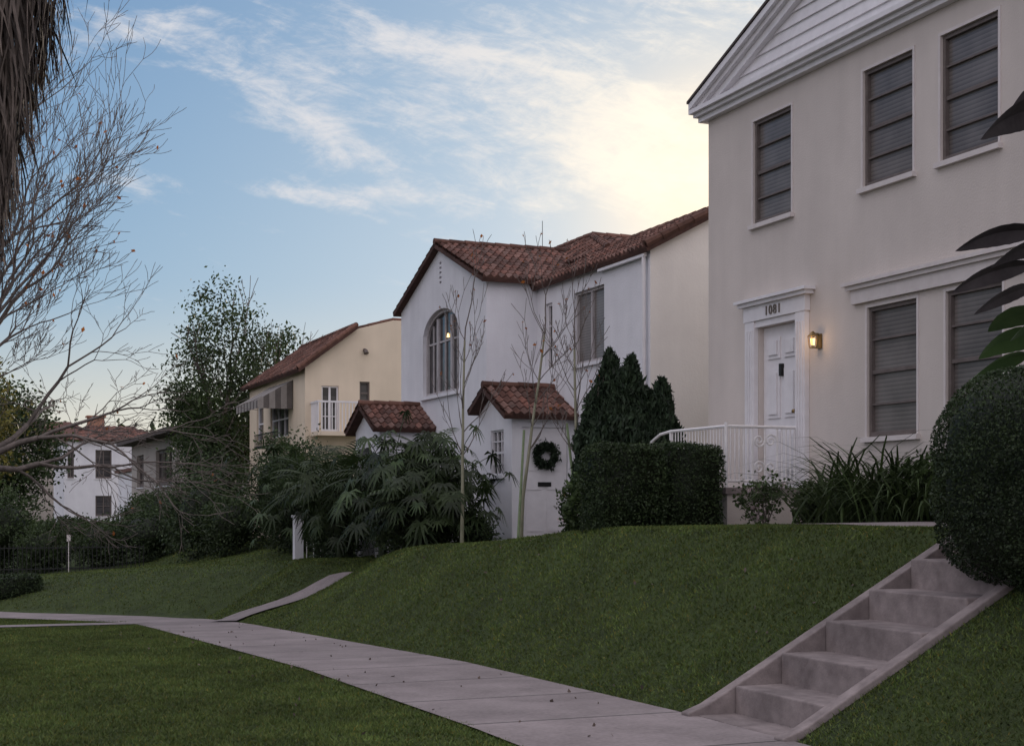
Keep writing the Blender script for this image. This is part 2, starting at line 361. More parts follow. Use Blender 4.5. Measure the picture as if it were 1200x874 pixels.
def grass(name, x0, x1, y0, y1, dens, excl):
    n = int((x1-x0)*(y1-y0)*dens)
    X = RG.uniform(x0, x1, n); Y = RG.uniform(y0, y1, n)
    D = np.hypot(X, Y); keep = RG.uniform(size=n) < np.clip((11/D)**1.3, 0, 1)
    keep &= ~excl(X, Y); X = X[keep]; Y = Y[keep]; D = D[keep]; n = len(X)
    Z = hfun(X, Y) - 0.004
    tuft = 0.5 + 0.5*np.sin(X*13+2*np.sin(Y*5))*np.sin(Y*11+2*np.sin(X*7))
    hgt = RG.uniform(0.014, 0.032, n)*(1 + D*0.008)*(0.85 + 0.35*tuft); w = RG.uniform(0.003, 0.006, n)*(1 + D*0.06)
    an = RG.uniform(0, 2*np.pi, n); lx = RG.normal(0, 0.018, n); ly = RG.normal(0, 0.018, n)
    c, s = np.cos(an)*w, np.sin(an)*w
    V = np.stack([np.stack([X-c, Y-s, Z], -1), np.stack([X+c, Y+s, Z], -1), np.stack([X+lx, Y+ly, Z+hgt], -1)], 1).reshape(-1, 3)
    F = np.arange(3*n).reshape(n, 3)
    patch = 1 + 0.18*np.sin(X*2.1 + 1.3*np.sin(Y*1.1))*np.sin(Y*1.7 + 0.8*np.sin(X*2.9)) + 0.12*np.sin(X*7.3+Y*2)*np.sin(Y*6.1)
    t = patch*(0.85+0.3*tuft)*RG.uniform(0.65, 1.3, n)
    dry = (RG.uniform(size=n) < 0.04)
    tc = np.stack([t*RG.uniform(0.9, 1.2, n)*np.where(dry, 1.8, 1), t*np.where(dry, 1.2, 1), t*0.9], -1)
    ob = put(name, np_mesh(name, V, F, np.repeat(tc, 3, 0), ['grass']))
    ob['kind'] = 'stuff'; ob['label'] = 'short mown green lawn grass beside the sidewalk'; ob['category'] = 'grass'
    return ob
def ex1(X, Y):
    onp = (np.abs(Y - (27.6 + (3.9 - X)*0.155)) < 0.56)
    line = ((X - 4.0)*0.808 + (Y - 30.0)*0.59) > -0.80
    return onp | line
def ex2(X, Y):
    st = (Y > 8.2) & (Y < 9.62) & (X < 8.0)
    pw = (np.abs(Y - ypath(X)) < 0.68) & (X < 9.8)
    return st | pw | ((np.abs(X-8.9) < 0.5) & (Y > 9) & (Y < 15.4))
grass('grass', 0.2, 3.64, 6.5, 32, 3800, ex1)
grass('grass', 5.32, 8.8, 6.0, 29.9, 3800, ex2)
def ex3(X, Y):
    e = (X - 5.45)*0.808 + (Y - 29.9)*0.59
    return (e < -0.02)
grass('grass', 0.5, 10, 28.8, 46, 1500, lambda X, Y: ex3(X, Y) | ex2(X, Y))

# ------------------------------------------------------------------ steps
stairs = thing('garden_steps', 'concrete garden steps with low side kerbs climbing the lawn bank', 'steps', (5.4, 8.9, 0))
nst = 6; x0 = 5.66; tr = 0.40; top = H(8.0, 9.0) + 0.01; rs = top/nst
for i in range(nst):
    b = MB(); xa = x0 + i*tr; xb = xa + tr + (0.02 if i < nst-1 else 0.1)
    b.box(xa, xb, 8.322, 9.478, -0.4, rs*(i+1))
    o = put('step', b.mesh('step', ['concrete']), stairs)
    md = o.modifiers.new('bv', 'BEVEL'); md.width = 0.012; md.segments = 2
b = MB(); b.box(5.34, x0-0.002, 8.322, 9.478, -0.3, 0.028); put('landing', b.mesh('landing', ['concrete']), stairs)
for ya, yb in ((8.205, 8.32), (9.48, 9.595)):
    b = MB()
    poly = [(5.26, -0.5), (8.10, -0.5), (8.10, top+0.06), (7.92, top+0.06), (5.42, 0.10), (5.26, 0.045)]
    b.prism(poly, lambda p, q, n: (p, n, q), ya, yb)
    o = put('side_kerb', b.mesh('side_kerb', ['concrete']), stairs)
    md = o.modifiers.new('bv', 'BEVEL'); md.width = 0.010; md.segments = 2

# ------------------------------------------------------------------ building helpers
def window(house, mp, s0, s1, z0, z1, rows=(0.5,), cols=(), frame='sash', glass='glass', sill='trimpink', depth=0.09, fw=0.045, trim=None, label=None):
    g = MB(); g.boxm(mp, s0+0.004, s1-0.004, z0+0.004, z1-0.004, -depth+0.003, -depth+0.015)
    w = put('window', g.mesh('window', [glass]), house)
    if label: w['label'] = label
    f = MB(); a, b = -depth+0.017, -depth+0.065
    e = 0.003
    f.boxm(mp, s0+e, s0+fw, z0+e, z1-e, a, b); f.boxm(mp, s1-fw, s1-e, z0+e, z1-e, a, b)
    f.boxm(mp, s0+fw, s1-fw, z0+e, z0+fw*1.3, a, b); f.boxm(mp, s0+fw, s1-fw, z1-fw, z1-e, a, b)
    H_ = z1 - z0
    for k, r in enumerate(rows):
        t = 0.022 if abs(r-0.5) < 0.02 else 0.011
        f.boxm(mp, s0+fw, s1-fw, z0+H_*r-t, z0+H_*r+t, a, b-0.012)
    for c in cols:
        sc = s0 + (s1-s0)*c; t = 0.03 if abs(c-0.5) < 0.01 else 0.011
        f.boxm(mp, sc-t, sc+t, z0+fw*1.3, z1-fw, a, b-0.006)
    put('frame', f.mesh('frame', [frame]), w)
    if sill:
        sl = MB(); sl.boxm(mp, s0-0.06, s1+0.06, z0-0.06, z0-0.002, -0.02, 0.06)
        put('sill', sl.mesh('sill', [sill]), w)
    if trim:
        t = MB(); tw = 0.035
        t.boxm(mp, s0-tw, s0-0.001, z0, z1+tw, -0.01, 0.012); t.boxm(mp, s1+0.001, s1+tw, z0, z1+tw, -0.01, 0.012)
        t.boxm(mp, s0, s1, z1+0.001, z1+tw, -0.01, 0.010)
        put('trim', t.mesh('trim', [trim]), w)
    return w
def cutbox(c, mp, s0, s1, z0, z1, depth=0.09): c.boxm(mp, s0, s1, z0, z1, -depth, 0.3)

def tile_roof(mb, poly, slab=0.07, tw=0.15, tl=0.30):
    P = [Vector(p) for p in poly]; o = P[0]; e = (P[1]-P[0]).normalized()
    n = (P[1]-P[0]).cross(P[2]-P[0]).normalized()
    if n.z < 0: n = -n
    s = n.cross(e)
    if s.z < 0: s = -s
    p2 = np.array([[(p-o).dot(e), (p-o).dot(s)] for p in P])
    area = sum(p2[i][0]*p2[(i+1) % len(p2)][1] - p2[(i+1) % len(p2)][0]*p2[i][1] for i in range(len(p2)))
    sg = 1 if area > 0 else -1
    K = 6; du = tw/K; umin, umax = p2[:, 0].min(), p2[:, 0].max(); vmax = p2[:, 1].max()
    nu = max(1, int(math.ceil((umax-umin)/du))); nv = max(1, int(math.ceil(vmax/tl)))
    tl2 = vmax/nv
    for r in range(nv):
        for i in range(nu):
            uc = umin + (i+0.5)*du; vc = (r+0.5)*tl2; ok = True
            for k in range(len(p2)):
                a = p2[k]; b = p2[(k+1) % len(p2)]
                if ((b[0]-a[0])*(vc-a[1]) - (b[1]-a[1])*(uc-a[0]))*sg < -0.02: ok = False; break
            if not ok: continue
            col = int(math.floor((umin + (i+0.5)*du)/tw)); rnd = random.Random(col*917 + r*131 + int(abs(o.y)*10)).uniform(0, 1)
            rnd2 = random.Random(col*31 + r*1717).uniform(0, 1)
            tnt = 0.5 + 0.9*rnd; tt = (tnt, tnt*(0.88+0.3*rnd2), tnt*(0.82+0.42*rnd2))
            vs = []
            for (uu, vv, top_) in ((umin+i*du, r*tl2, 0), (umin+(i+1)*du, r*tl2, 0), (umin+(i+1)*du, (r+1)*tl2+0.02, 1), (umin+i*du, (r+1)*tl2+0.02, 1)):
                hh = 0.026*math.cos(2*math.pi*uu/tw) + 0.030 + (0.022 if top_ == 0 else 0.0) + 0.010*rnd
                vs.append(o + e*uu + s*vv + n*hh)
            mb.add(vs, [(0, 1, 2, 3)], 0, tt)
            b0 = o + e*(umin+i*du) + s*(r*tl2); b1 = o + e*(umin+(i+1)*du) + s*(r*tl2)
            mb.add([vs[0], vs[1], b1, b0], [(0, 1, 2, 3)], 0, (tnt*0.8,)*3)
    top_ = [p + n*0.002 for p in P]; bot = [p - n*slab for p in P]; k = len(P)
    mb.add(top_ + bot, [tuple(range(k)), tuple(range(2*k-1, k-1, -1))] + [(i, (i+1) % k, (i+1) % k + k, i + k) for i in range(k)], 0, 0.5)
def caps(mb, a, b, r=0.07, L=0.32):
    a = Vector(a); b = Vector(b); n = max(1, int((b-a).length/L))
    for i in range(n):
        t = random.uniform(0.6, 1.3)
        mb.tube(a.lerp(b, i/n), a.lerp(b, (i+1.08)/n), r*1.1, r*0.9, 8, 0, (t, t, t*0.95))

# ------------------------------------------------------------------ HOUSE 1
PX = 10.3
h1 = thing('house', 'two storey beige stucco house with white pediment and six panel door', 'house', (PX, 13.5, 1.2))
fm = front(PX)
wins_up = [(15.86, 16.78), (13.40, 14.33), (12.0, 12.92), (9.6, 10.52)]
wins_lo = [(13.33, 14.25), (11.94, 12.83), (9.5, 10.4)]
b = MB(); b.box(PX, 20, 8.98, 17.98, 0.8, 7.05)
c = MB()
for s0, s1 in wins_up: cutbox(c, fm, s0, s1, 5.32, 6.70)
for s0, s1 in wins_lo: cutbox(c, fm, s0, s1, 2.38, 3.90)
cutbox(c, fm, 15.70, 16.64, 1.80, 3.93, 0.12)
wl = put('wall', boolean(b.mesh('w', ['beige']), c.mesh('c', ['beige'])), h1)
for s0, s1 in wins_up: window(h1, fm, s0, s1, 5.32, 6.70, rows=(0.25, 0.5, 0.75), sill='trimpink', trim='trimpink')
for s0, s1 in wins_lo: window(h1, fm, s0, s1, 2.38, 3.90, rows=(0.25, 0.5, 0.75), sill='trimpink', trim='trimpink')
b = MB(); b.boxm(fm, 9.2, 14.50, 3.965, 4.13, 0.003, 0.06); b.boxm(fm, 9.15, 14.56, 4.131, 4.18, 0.003, 0.10); b.boxm(fm, 9.11, 14.60, 4.181, 4.225, 0.003, 0.14)
put('lintel', b.mesh('lintel', ['trimpink']), h1)
d = MB(); dm = lambda s0, s1, z0, z1, n0, n1: d.boxm(fm, s0, s1, z0, z1, n0, n1)
dm(15.705, 16.635, 1.81, 3.925, -0.118, -0.07)
for (za, zb) in ((1.98, 2.55), (2.72, 3.36), (3.50, 3.78)):
    for (sa, sb) in ((15.82, 16.12), (16.22, 16.52)):
        dm(sa, sb, za, zb, -0.0695, -0.050); dm(sa+0.05, sb-0.05, za+0.05, zb-0.05, -0.0495, -0.030)
door = put('door', d.mesh('door', ['paint']), h1)
k = MB(); k.tube((PX+0.07, 15.79, 2.78), (PX+0.0, 15.79, 2.78), 0.012, 0.012, 8); k.tube((PX+0.0, 15.79, 2.78), (PX-0.035, 15.79, 2.78), 0.03, 0.022, 10)
put('handle', k.mesh('handle', ['brass'], True), door)
k = MB(); k.boxm(fm, 16.145, 16.195, 3.26, 3.42, -0.069, -0.02)
put('knocker', k.mesh('knocker', ['blackiron']), door)
b = MB()
b.boxm(fm, 16.66, 16.89, 1.80, 4.02, 0.003, 0.07); b.boxm(fm, 15.46, 15.68, 1.80, 4.02, 0.003, 0.07)
b.boxm(fm, 15.44, 16.91, 4.021, 4.22, 0.003, 0.08); b.boxm(fm, 15.36, 16.98, 4.221, 4.27, 0.003, 0.13); b.boxm(fm, 15.32, 17.02, 4.271, 4.31, 0.003, 0.17)
b.boxm(fm, 15.681, 16.659, 3.935, 4.02, 0.003, 0.05)
for s_ in (16.70, 16.76, 16.82, 15.50, 15.56, 15.62): b.boxm(fm, s_, s_+0.03, 1.95, 3.9, 0.0705, 0.082)
surr = put('door_surround', b.mesh('door_surround', ['paint']), h1)
cu = bpy.data.curves.new('num', 'FONT'); cu.body = '1081'; cu.size = 0.17; cu.extrude = 0.006; cu.align_x = 'CENTER'; cu.align_y = 'CENTER'; cu.space_character = 1.2
to = bpy.data.objects.new('num', cu); COL.objects.link(to); dg = bpy.context.evaluated_depsgraph_get(); dg.update()
tm = bpy.data.meshes.new_from_object(to.evaluated_get(dg)); bpy.data.objects.remove(to)
tm.transform(Matrix(((0, 0, -1, PX-0.09), (-1, 0, 0, 16.17), (0, 1, 0, 4.115), (0, 0, 0, 1))))
tm.materials.clear(); tm.materials.append(MT['bronze'])
put('house_number', tm, h1)
lp = MB(); yl, zl = 15.22, 3.62
lp.box(PX-0.03, PX-0.002, yl-0.045, yl+0.045, zl-0.10, zl+0.08); lp.box(PX-0.14, PX-0.03, yl-0.012, yl+0.012, zl+0.07, zl+0.09)
for sx in (-1, 1):
    for sy in (-1, 1): lp.tube((PX-0.11+sx*0.042, yl+sy*0.042, zl+0.05), (PX-0.11+sx*0.03, yl+sy*0.03, zl-0.085), 0.006, 0.006, 5)
lp.tube((PX-0.11, yl, zl+0.05), (PX-0.11, yl, zl+0.11), 0.07, 0.01, 8); lp.tube((PX-0.11, yl, zl-0.10), (PX-0.11, yl, zl-0.085), 0.042, 0.042, 8)
lamp = put('wall_lamp', lp.mesh('wall_lamp', ['brass']), h1)
bb = MB(); bb.tube((PX-0.11, yl, zl-0.06), (PX-0.11, yl, zl+0.02), 0.022, 0.028, 10)
put('bulb', bb.mesh('bulb', ['bulb'], True), lamp)
li = bpy.data.lights.new('lamp_light', 'POINT'); li.energy = 1.3; li.color = (1, 0.6, 0.28); li.shadow_soft_size = 0.05
lo = bpy.data.objects.new('lamp_light', li); lo.location = (PX-0.24, yl, zl); COL.objects.link(lo)
RK = 0.37; yE = 18.17; yC = 13.48; zE = 7.20
b = MB()
b.box(PX-0.10, PX-0.002, 8.80, 18.10, 7.00, 7.07); b.box(PX-0.16, PX-0.002, 8.76, 18.14, 7.071, 7.12); b.box(PX-0.22, PX-0.002, 8.72, 18.17, 7.121, 7.18)
b.box(PX-0.002, 20, 17.985, 18.10, 7.00, 7.12)
put('cornice', b.mesh('cornice', ['paint']), h1)
for sgn in (1, -1):
    b = MB(); Lh = yE - yC; zt = zE
    for (n0, n1, a0, a1) in ((PX-0.22, PX+0.05, -0.02, 0.07), (PX-0.16, PX+0.05, -0.09, -0.021), (PX-0.10, PX+0.05, -0.20, -0.091)):
        poly = [(yC+sgn*Lh, zt+a0), (yC, zt+a0+Lh*RK), (yC, zt+a1+Lh*RK), (yC+sgn*Lh, zt+a1)]
        if a0 < -0.02:
            tcut = (7.181 - (zt+a0))/RK; tcut1 = max(0.0, (7.181 - (zt+a1))/RK)
            poly = [(yC+sgn*(Lh-tcut), 7.181), (yC, zt+a0+Lh*RK), (yC, zt+a1+Lh*RK), (yC+sgn*(Lh-tcut1), max(7.181, zt+a1))]
        b.prism(poly, lambda p, q, n: (n, p, q), n0, n1)
    put('rake_cornice', b.mesh('rake_cornice', ['paint']), h1)
b = MB(); zz = 7.06; Lh = yE - yC
while zz < zE + Lh*RK - 0.2:
    hw0 = Lh - max(0, (zz - (zE-0.16)))/RK; hw1 = Lh - max(0, (zz+0.16 - (zE-0.16)))/RK
    if hw1 < 0.1: break
    b.add([(PX-0.03, yC-hw0, zz), (PX-0.03, yC+hw0, zz), (PX+0.0, yC+hw1, zz+0.165), (PX+0.0, yC-hw1, zz+0.165),
           (PX+0.1, yC-hw0, zz), (PX+0.1, yC+hw0, zz), (PX+0.1, yC+hw1, zz+0.165), (PX+0.1, yC-hw1, zz+0.165)],
          [(0,1,2,3),(0,4,5,1),(1,5,6,2),(0,3,7,4),(3,2,6,7),(4,7,6,5)])
    zz += 0.16
put('clapboard', b.mesh('clapboard', ['paint']), h1)
b = MB()
for sgn in (1, -1):
    poly = [(yC+sgn*(Lh+0.02), zE+0.075), (yC, zE+0.08+Lh*RK), (yC, zE+0.115+Lh*RK), (yC+sgn*(Lh+0.02), zE+0.11)]
    b.prism(poly, lambda p, q, n: (n, p, q), PX-0.24, 20.2)
put('roof', b.mesh('roof', ['shingle']), h1)
por = MB(); por.box(9.20, 10.297, 15.60, 17.95, 0.7, 1.72); por.box(9.15, 10.298, 15.55, 17.98, 1.721, 1.80, 1)
for i in range(3): por.box(9.20, 10.2, 17.98+i*0.3, 18.28+i*0.3, 0.6, 1.62-i*0.17, 1)
put('porch', por.mesh('porch', ['beige', 'concrete']), h1)
def scroll(mb, c, mp2, R, turns=1.6, s=1, r=0.008):
    pts = []
    for i in range(26):
        t = i/25; a = s*t*turns*2*math.pi; rr = R*(1 - t*0.85); pts.append(mp2(c[0] + rr*math.cos(a), c[1] + rr*math.sin(a)))
    mb.path(pts, r, 5)
b = MB(); zt = 2.56; zb = 1.88
b.tube((9.22, 15.66, zt), (10.28, 15.66, zt), 0.02, 0.02); b.tube((9.22, 15.66, zb), (10.28, 15.66, zb), 0.016, 0.016)
b.tube((9.22, 15.66, zt), (9.22, 17.1, zt), 0.02, 0.02); b.tube((9.22, 15.66, zb), (9.22, 17.1, zb), 0.016, 0.016)
b.path([(9.22, 17.1, zt), (9.22, 17.4, zt-0.03), (9.22, 17.65, zt-0.12), (9.22, 17.8, zt-0.3)], 0.02)
for x in (9.22, 10.27): b.tube((x, 15.66, 1.8), (x, 15.66, zt+0.05), 0.022, 0.022)
for y in (17.1, 17.8): b.tube((9.22, y, 1.8), (9.22, y, zt-(0.28 if y > 17.5 else 0)), 0.018, 0.018)
mp2 = lambda p, q: (p, 15.66, q)
for i in range(1, 17):
    x = 9.22 + i*0.0618
    if 9.60 < x < 9.95: continue
    b.tube((x, 15.66, zb), (x, 15.66, zt), 0.011, 0.011, 5)
for sx in (-1, 1):
    for sz in (-1, 1): scroll(b, (9.775+sx*0.085, (zt+zb)/2+sz*0.17), mp2, 0.085, 1.6, sx*sz, 0.013)
b.tube((9.60, 15.66, zb), (9.60, 15.66, zt), 0.011, 0.011, 5); b.tube((9.95, 15.66, zb), (9.95, 15.66, zt), 0.011, 0.011, 5); b.tube((9.775, 15.66, zb), (9.775, 15.66, zt), 0.011, 0.011, 5)
for i in range(1, 19): b.tube((9.22, 15.66+i*0.077, zb), (9.22, 15.66+i*0.077, zt), 0.009, 0.009, 5)
put('railing', b.mesh('railing', ['iron']), h1)

# ------------------------------------------------------------------ HOUSE 2
h2 = thing('house', 'white stucco Spanish style house with red tile roofs and arched window', 'house', (11, 26, 0.8))
YZ = lambda p, q, n: (n, p, q); XZ = lambda p, q, n: (p, n, q)
f11 = front(11.0); f99 = front(9.94)
b = MB(); b.prism([(11, 0.3), (19, 0.3), (19, 6.45), (12.3, 6.45), (11, 5.76)], XZ, 21.1, 25.9)
c = MB(); cutbox(c, f11, 22.83, 24.1, 4.11, 5.43, 0.12); cutbox(c, f11, 25.08, 25.42, 4.15, 5.4, 0.12)
wm = boolean(b.mesh('w', ['white', 'creamglow']), c.mesh('c', ['white', 'creamglow']))
for p_ in wm.polygons:
    if p_.normal.y < -0.9 and p_.center.y < 21.2: p_.material_index = 1
put('wall', wm, h2)
b = MB(); b.box(12.34, 18, 25.32, 30.9, 5.95, 6.5); put('wall', b.mesh('w', ['white']), h2)
window(h2, f11, 22.83, 24.1, 4.11, 5.43, rows=(), cols=(0.5,), frame='greysash', glass='glass', sill='white', depth=0.12)
window(h2, f11, 25.08, 25.42, 4.15, 5.4, rows=(0.33, 0.66), frame='paint', glass='darkglass', sill=None, depth=0.12)
def arch(s0, s1, z0, zsp, rise, n=14):
    pts = [(s0, z0), (s1, z0)]; cx = (s0+s1)/2; hw = (s1-s0)/2
    for i in range(n+1):
        a = math.pi*i/n; pts.append((cx + hw*math.cos(a), zsp + rise*math.sin(a)**0.9))
    return pts
b = MB(); b.prism([(25.8, 0.2), (31.1, 0.2), (31.1, 5.91), (28.45, 6.93), (25.8, 5.91)], YZ, 9.94, 19)
c = MB(); c.prism(arch(27.32, 29.58, 3.87, 5.02, 0.62), YZ, 9.6, 10.10)
for i in range(5): c.box(9.7, 10.0, 28.38, 28.52, 6.16+i*0.1, 6.21+i*0.1)
put('wall', boolean(b.mesh('w', ['white']), c.mesh('c', ['white'])), h2)
g = MB(); g.prism(arch(27.33, 29.57, 3.88, 5.02, 0.61), YZ, 10.08, 10.095)
aw = put('window', g.mesh('window', ['darkglass']), h2); aw['label'] = 'wide arched window with tall panes'
f = MB()
A = arch(27.32, 29.58, 3.87, 5.02, 0.62, 20); B = arch(27.39, 29.51, 3.94, 5.02, 0.55, 20); k = len(A)
vs = [(10.075, p[0], p[1]) for p in A] + [(10.075, p[0], p[1]) for p in B] + [(10.02, p[0], p[1]) for p in A] + [(10.02, p[0], p[1]) for p in B]
fs = []
for i in range(k):
    j = (i+1) % k; fs += [(i+2*k, j+2*k, j+3*k, i+3*k), (i+k, j+k, j+3*k, i+3*k)]
f.add(vs, fs)
for s_, w_ in ((28.02, 0.06), (28.88, 0.06)):
    f.box(10.03, 10.075, s_-w_, s_+w_, 3.94, 5.48)
for s_ in (27.70, 28.45, 29.20): f.box(10.045, 10.075, s_-0.018, s_+0.018, 3.94, 5.36 if s_ != 28.45 else 5.58)
for z_ in (4.98,): f.box(10.05, 10.075, 27.39, 29.51, z_-0.02, z_+0.02)
put('frame', f.mesh('frame', ['greysash']), aw)
sl = MB(); sl.box(9.87, 9.96, 27.26, 29.64, 3.80, 3.868); put('sill', sl.mesh('sill', ['white']), aw)
v = MB()
for i in range(5): v.box(9.985, 9.998, 28.385, 28.515, 6.162+i*0.1, 6.208+i*0.1)  # dark backs paint the shade inside the shallow vent slits
put('vent_shade', v.mesh('vent_shade', ['dark']), h2)
ch = MB(); ch.tube((10.06, 28.3, 5.04), (10.06, 28.3, 5.12), 0.03, 0.015, 8)
put('chandelier', ch.mesh('chandelier', ['bulb2']), h2)
f97 = front(9.78); s24 = side(24.1)
b = MB(); b.prism([(24.1, 0.3), (25.9, 0.3), (25.9, 3.20), (25.0, 3.66), (24.1, 3.20)], YZ, 9.78, 11.05)
c = MB(); cutbox(c, f97, 24.5, 25.15, 2.12, 2.95, 0.1); cutbox(c, s24, 9.98, 10.88, 0.6, 2.98, 0.1)
put('wall', boolean(b.mesh('w', ['white']), c.mesh('c', ['white'])), h2)
window(h2, f97, 24.5, 25.15, 2.12, 2.95, rows=(0.25, 0.5, 0.75), cols=(0.33, 0.66), frame='paint', glass='darkglass', sill='white', depth=0.1, fw=0.03)
d = MB(); d.boxm(s24, 9.985, 10.875, 0.61, 2.975, -0.098, -0.05)
for (za, zb) in ((1.1, 1.7), (1.85, 2.1), (2.2, 2.8)):
    for (xa, xb) in ((10.07, 10.38), (10.48, 10.79)): d.boxm(s24, xa, xb, za, zb, -0.0495, -0.038)
door2 = put('door', d.mesh('door', ['paint']), h2)
k = MB(); k.boxm(s24, 10.30, 10.56, 1.91, 1.99, -0.037, -0.025); put('mail_slot', k.mesh('mail_slot', ['dark']), door2)
k = MB(); k.tube((10.80, 24.15, 1.75), (10.80, 24.08, 1.75), 0.03, 0.025, 8); put('handle', k.mesh('handle', ['brass']), door2)
st = MB(); st.box(9.7, 11.0, 23.3, 24.09, 0.4, 0.98); st.box(9.5, 11.0, 22.9, 23.3, 0.4, 0.81)
put('doorstep', st.mesh('doorstep', ['concrete']), h2)
b = MB(); b.prism([(28.9, 0.0), (30.7, 0.0), (30.7, 3.17), (29.8, 3.60), (28.9, 3.17)], YZ, 8.77, 9.99)
c = MB(); c.prism(arch(29.25, 30.35, 0.4, 2.35, 0.45), YZ, 8.5, 9.8); c.prism(arch(9.0, 9.7, 1.5, 2.35, 0.35), XZ, 28.5, 29.3)
put('portico', boolean(b.mesh('w', ['white']), c.mesh('c', ['white'])), h2)
def roofpart(polys, ridge, house, mats=['tile']):
    r = MB()
    for p in polys: tile_roof(r, p)
    for a_, b_ in ridge: caps(r, a_, b_)
    return put('roof', r.mesh('roof', mats, fix=False), house)
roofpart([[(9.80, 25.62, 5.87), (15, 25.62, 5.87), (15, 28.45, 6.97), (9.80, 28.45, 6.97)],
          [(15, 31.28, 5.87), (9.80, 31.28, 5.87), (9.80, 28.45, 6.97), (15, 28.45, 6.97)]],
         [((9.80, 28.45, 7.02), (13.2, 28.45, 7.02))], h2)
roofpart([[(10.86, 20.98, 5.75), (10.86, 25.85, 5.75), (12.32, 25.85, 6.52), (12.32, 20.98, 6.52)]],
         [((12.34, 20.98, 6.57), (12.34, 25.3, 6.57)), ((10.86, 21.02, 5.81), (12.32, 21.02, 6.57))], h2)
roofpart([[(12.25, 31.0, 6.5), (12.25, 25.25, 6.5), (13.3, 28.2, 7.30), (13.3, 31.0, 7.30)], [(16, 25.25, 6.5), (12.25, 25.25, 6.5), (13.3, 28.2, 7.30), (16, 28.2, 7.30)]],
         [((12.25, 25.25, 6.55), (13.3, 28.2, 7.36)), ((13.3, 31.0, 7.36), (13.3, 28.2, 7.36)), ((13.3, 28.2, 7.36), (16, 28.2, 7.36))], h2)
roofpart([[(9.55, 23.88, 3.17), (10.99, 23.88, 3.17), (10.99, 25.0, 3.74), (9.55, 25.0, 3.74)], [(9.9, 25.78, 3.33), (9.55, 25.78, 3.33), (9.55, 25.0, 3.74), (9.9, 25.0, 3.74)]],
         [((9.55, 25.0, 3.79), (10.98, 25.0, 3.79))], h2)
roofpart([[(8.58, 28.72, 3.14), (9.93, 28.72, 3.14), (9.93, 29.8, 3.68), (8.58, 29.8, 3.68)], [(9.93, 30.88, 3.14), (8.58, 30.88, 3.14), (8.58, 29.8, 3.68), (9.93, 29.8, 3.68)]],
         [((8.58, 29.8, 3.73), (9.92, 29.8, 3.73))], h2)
b = MB(); b.box(10.90, 10.96, 21.15, 22.9, 5.64, 5.70); b.tube((10.93, 21.2, 5.65), (10.96, 21.2, 1.0), 0.035, 0.035, 8)
put('downspout', b.mesh('downspout', ['paint']), h2)
an = MB(); an.tube((13, 30.2, 6.0), (13, 30.2, 8.0), 0.010, 0.007, 5)
put('antenna', an.mesh('antenna', ['blackiron']), h2)
q = Q(); n = 1500; a = RG.uniform(0, 2*np.pi, n); rr = RG.normal(0.18, 0.04, n)
q.leaves(np.stack([10.43 + rr*np.cos(a), 24.07 + RG.normal(0, 0.02, n), 2.47 + rr*np.sin(a)], -1), 0.085, RG.uniform(0.35, 0.95, n), 0.4)
mark(put('wreath', q.mesh('wreath', ['conif']), None, (10.43, 24.1, 2.47)), 'round dark green leafy wreath hanging on a white door', 'wreath')

# ------------------------------------------------------------------ HOUSE 3
h3 = thing('house', 'cream yellow stucco house with red tile roof, awning and balcony', 'house', (10, 44, 0.1))
s40 = side(40.2); f10 = front(10.0)
b = MB(); b.prism([(10, -0.8), (17, -0.8), (17, 6.92), (12.6, 6.90), (11.43, 6.58), (10, 5.52)], XZ, 40.2, 47.7)
c = MB(); cutbox(c, s40, 10.48, 10.98, 3.66, 4.95, 0.12); cutbox(c, s40, 11.6, 11.9, 4.45, 5.1, 0.12); cutbox(c, f10, 42.2, 44.6, 3.6, 4.7, 0.12); cutbox(c, f10, 45.6, 46.6, 3.6, 4.7, 0.12)
put('wall', boolean(b.mesh('w', ['yellow']), c.mesh('c', ['yellow'])), h3)
window(h3, s40, 10.48, 10.98, 3.66, 4.95, rows=(0.33, 0.66), cols=(0.5,), frame='paint', glass='darkglass', sill=None, depth=0.12)
window(h3, s40, 11.6, 11.9, 4.45, 5.1, rows=(0.5,), frame='sash', glass='darkglass', sill='yellow', depth=0.12)
window(h3, f10, 42.2, 44.6, 3.6, 4.7, rows=(0.5,), cols=(0.33, 0.66), frame='paint', glass='darkglass', sill='yellow', depth=0.12)
window(h3, f10, 45.6, 46.6, 3.6, 4.7, rows=(0.5,), frame='paint', glass='darkglass', sill='yellow', depth=0.12)
roofpart([[(9.75, 40.0, 5.36), (9.75, 47.9, 5.36), (11.45, 46.6, 6.64), (11.45, 40.0, 6.64)]], [((9.75, 40.05, 5.42), (11.45, 40.05, 6.70)), ((11.45, 40.05, 6.70), (11.45, 46.6, 6.70))], h3)
cp = MB(); caps(cp, (11.5, 40.26, 6.62), (12.6, 40.26, 6.93), 0.05); caps(cp, (12.6, 40.26, 6.93), (17, 40.26, 6.95), 0.05); put('coping', cp.mesh('coping', ['tile']), h3)
aw_ = MB()
for i in range(14):
    ya = 41.6 + i*0.22; yb = ya + 0.219
    aw_.add([(9.98, ya, 5.20), (9.98, yb, 5.20), (8.95, yb, 4.60), (8.95, ya, 4.60), (8.95, ya, 4.36), (8.95, yb, 4.36)], [(0,1,2,3),(3,2,5,4)], i % 2, 1.0)
for j in range(6):
    xa = 9.98 - j*0.1717; xb = xa - 0.1717
    za = 5.20 - j*0.10; zb_ = za - 0.10
    aw_.add([(xa, 41.6, za), (xb, 41.6, zb_), (xb, 41.6, 4.36), (xa, 41.6, 4.36)], [(0, 1, 2, 3)], j % 2)
put('awning', aw_.mesh('awning', ['stripe', 'stripe2'], fix=False), h3)
bal = MB(); bal.box(10.15, 11.55, 39.35, 40.195, 3.50, 3.62)
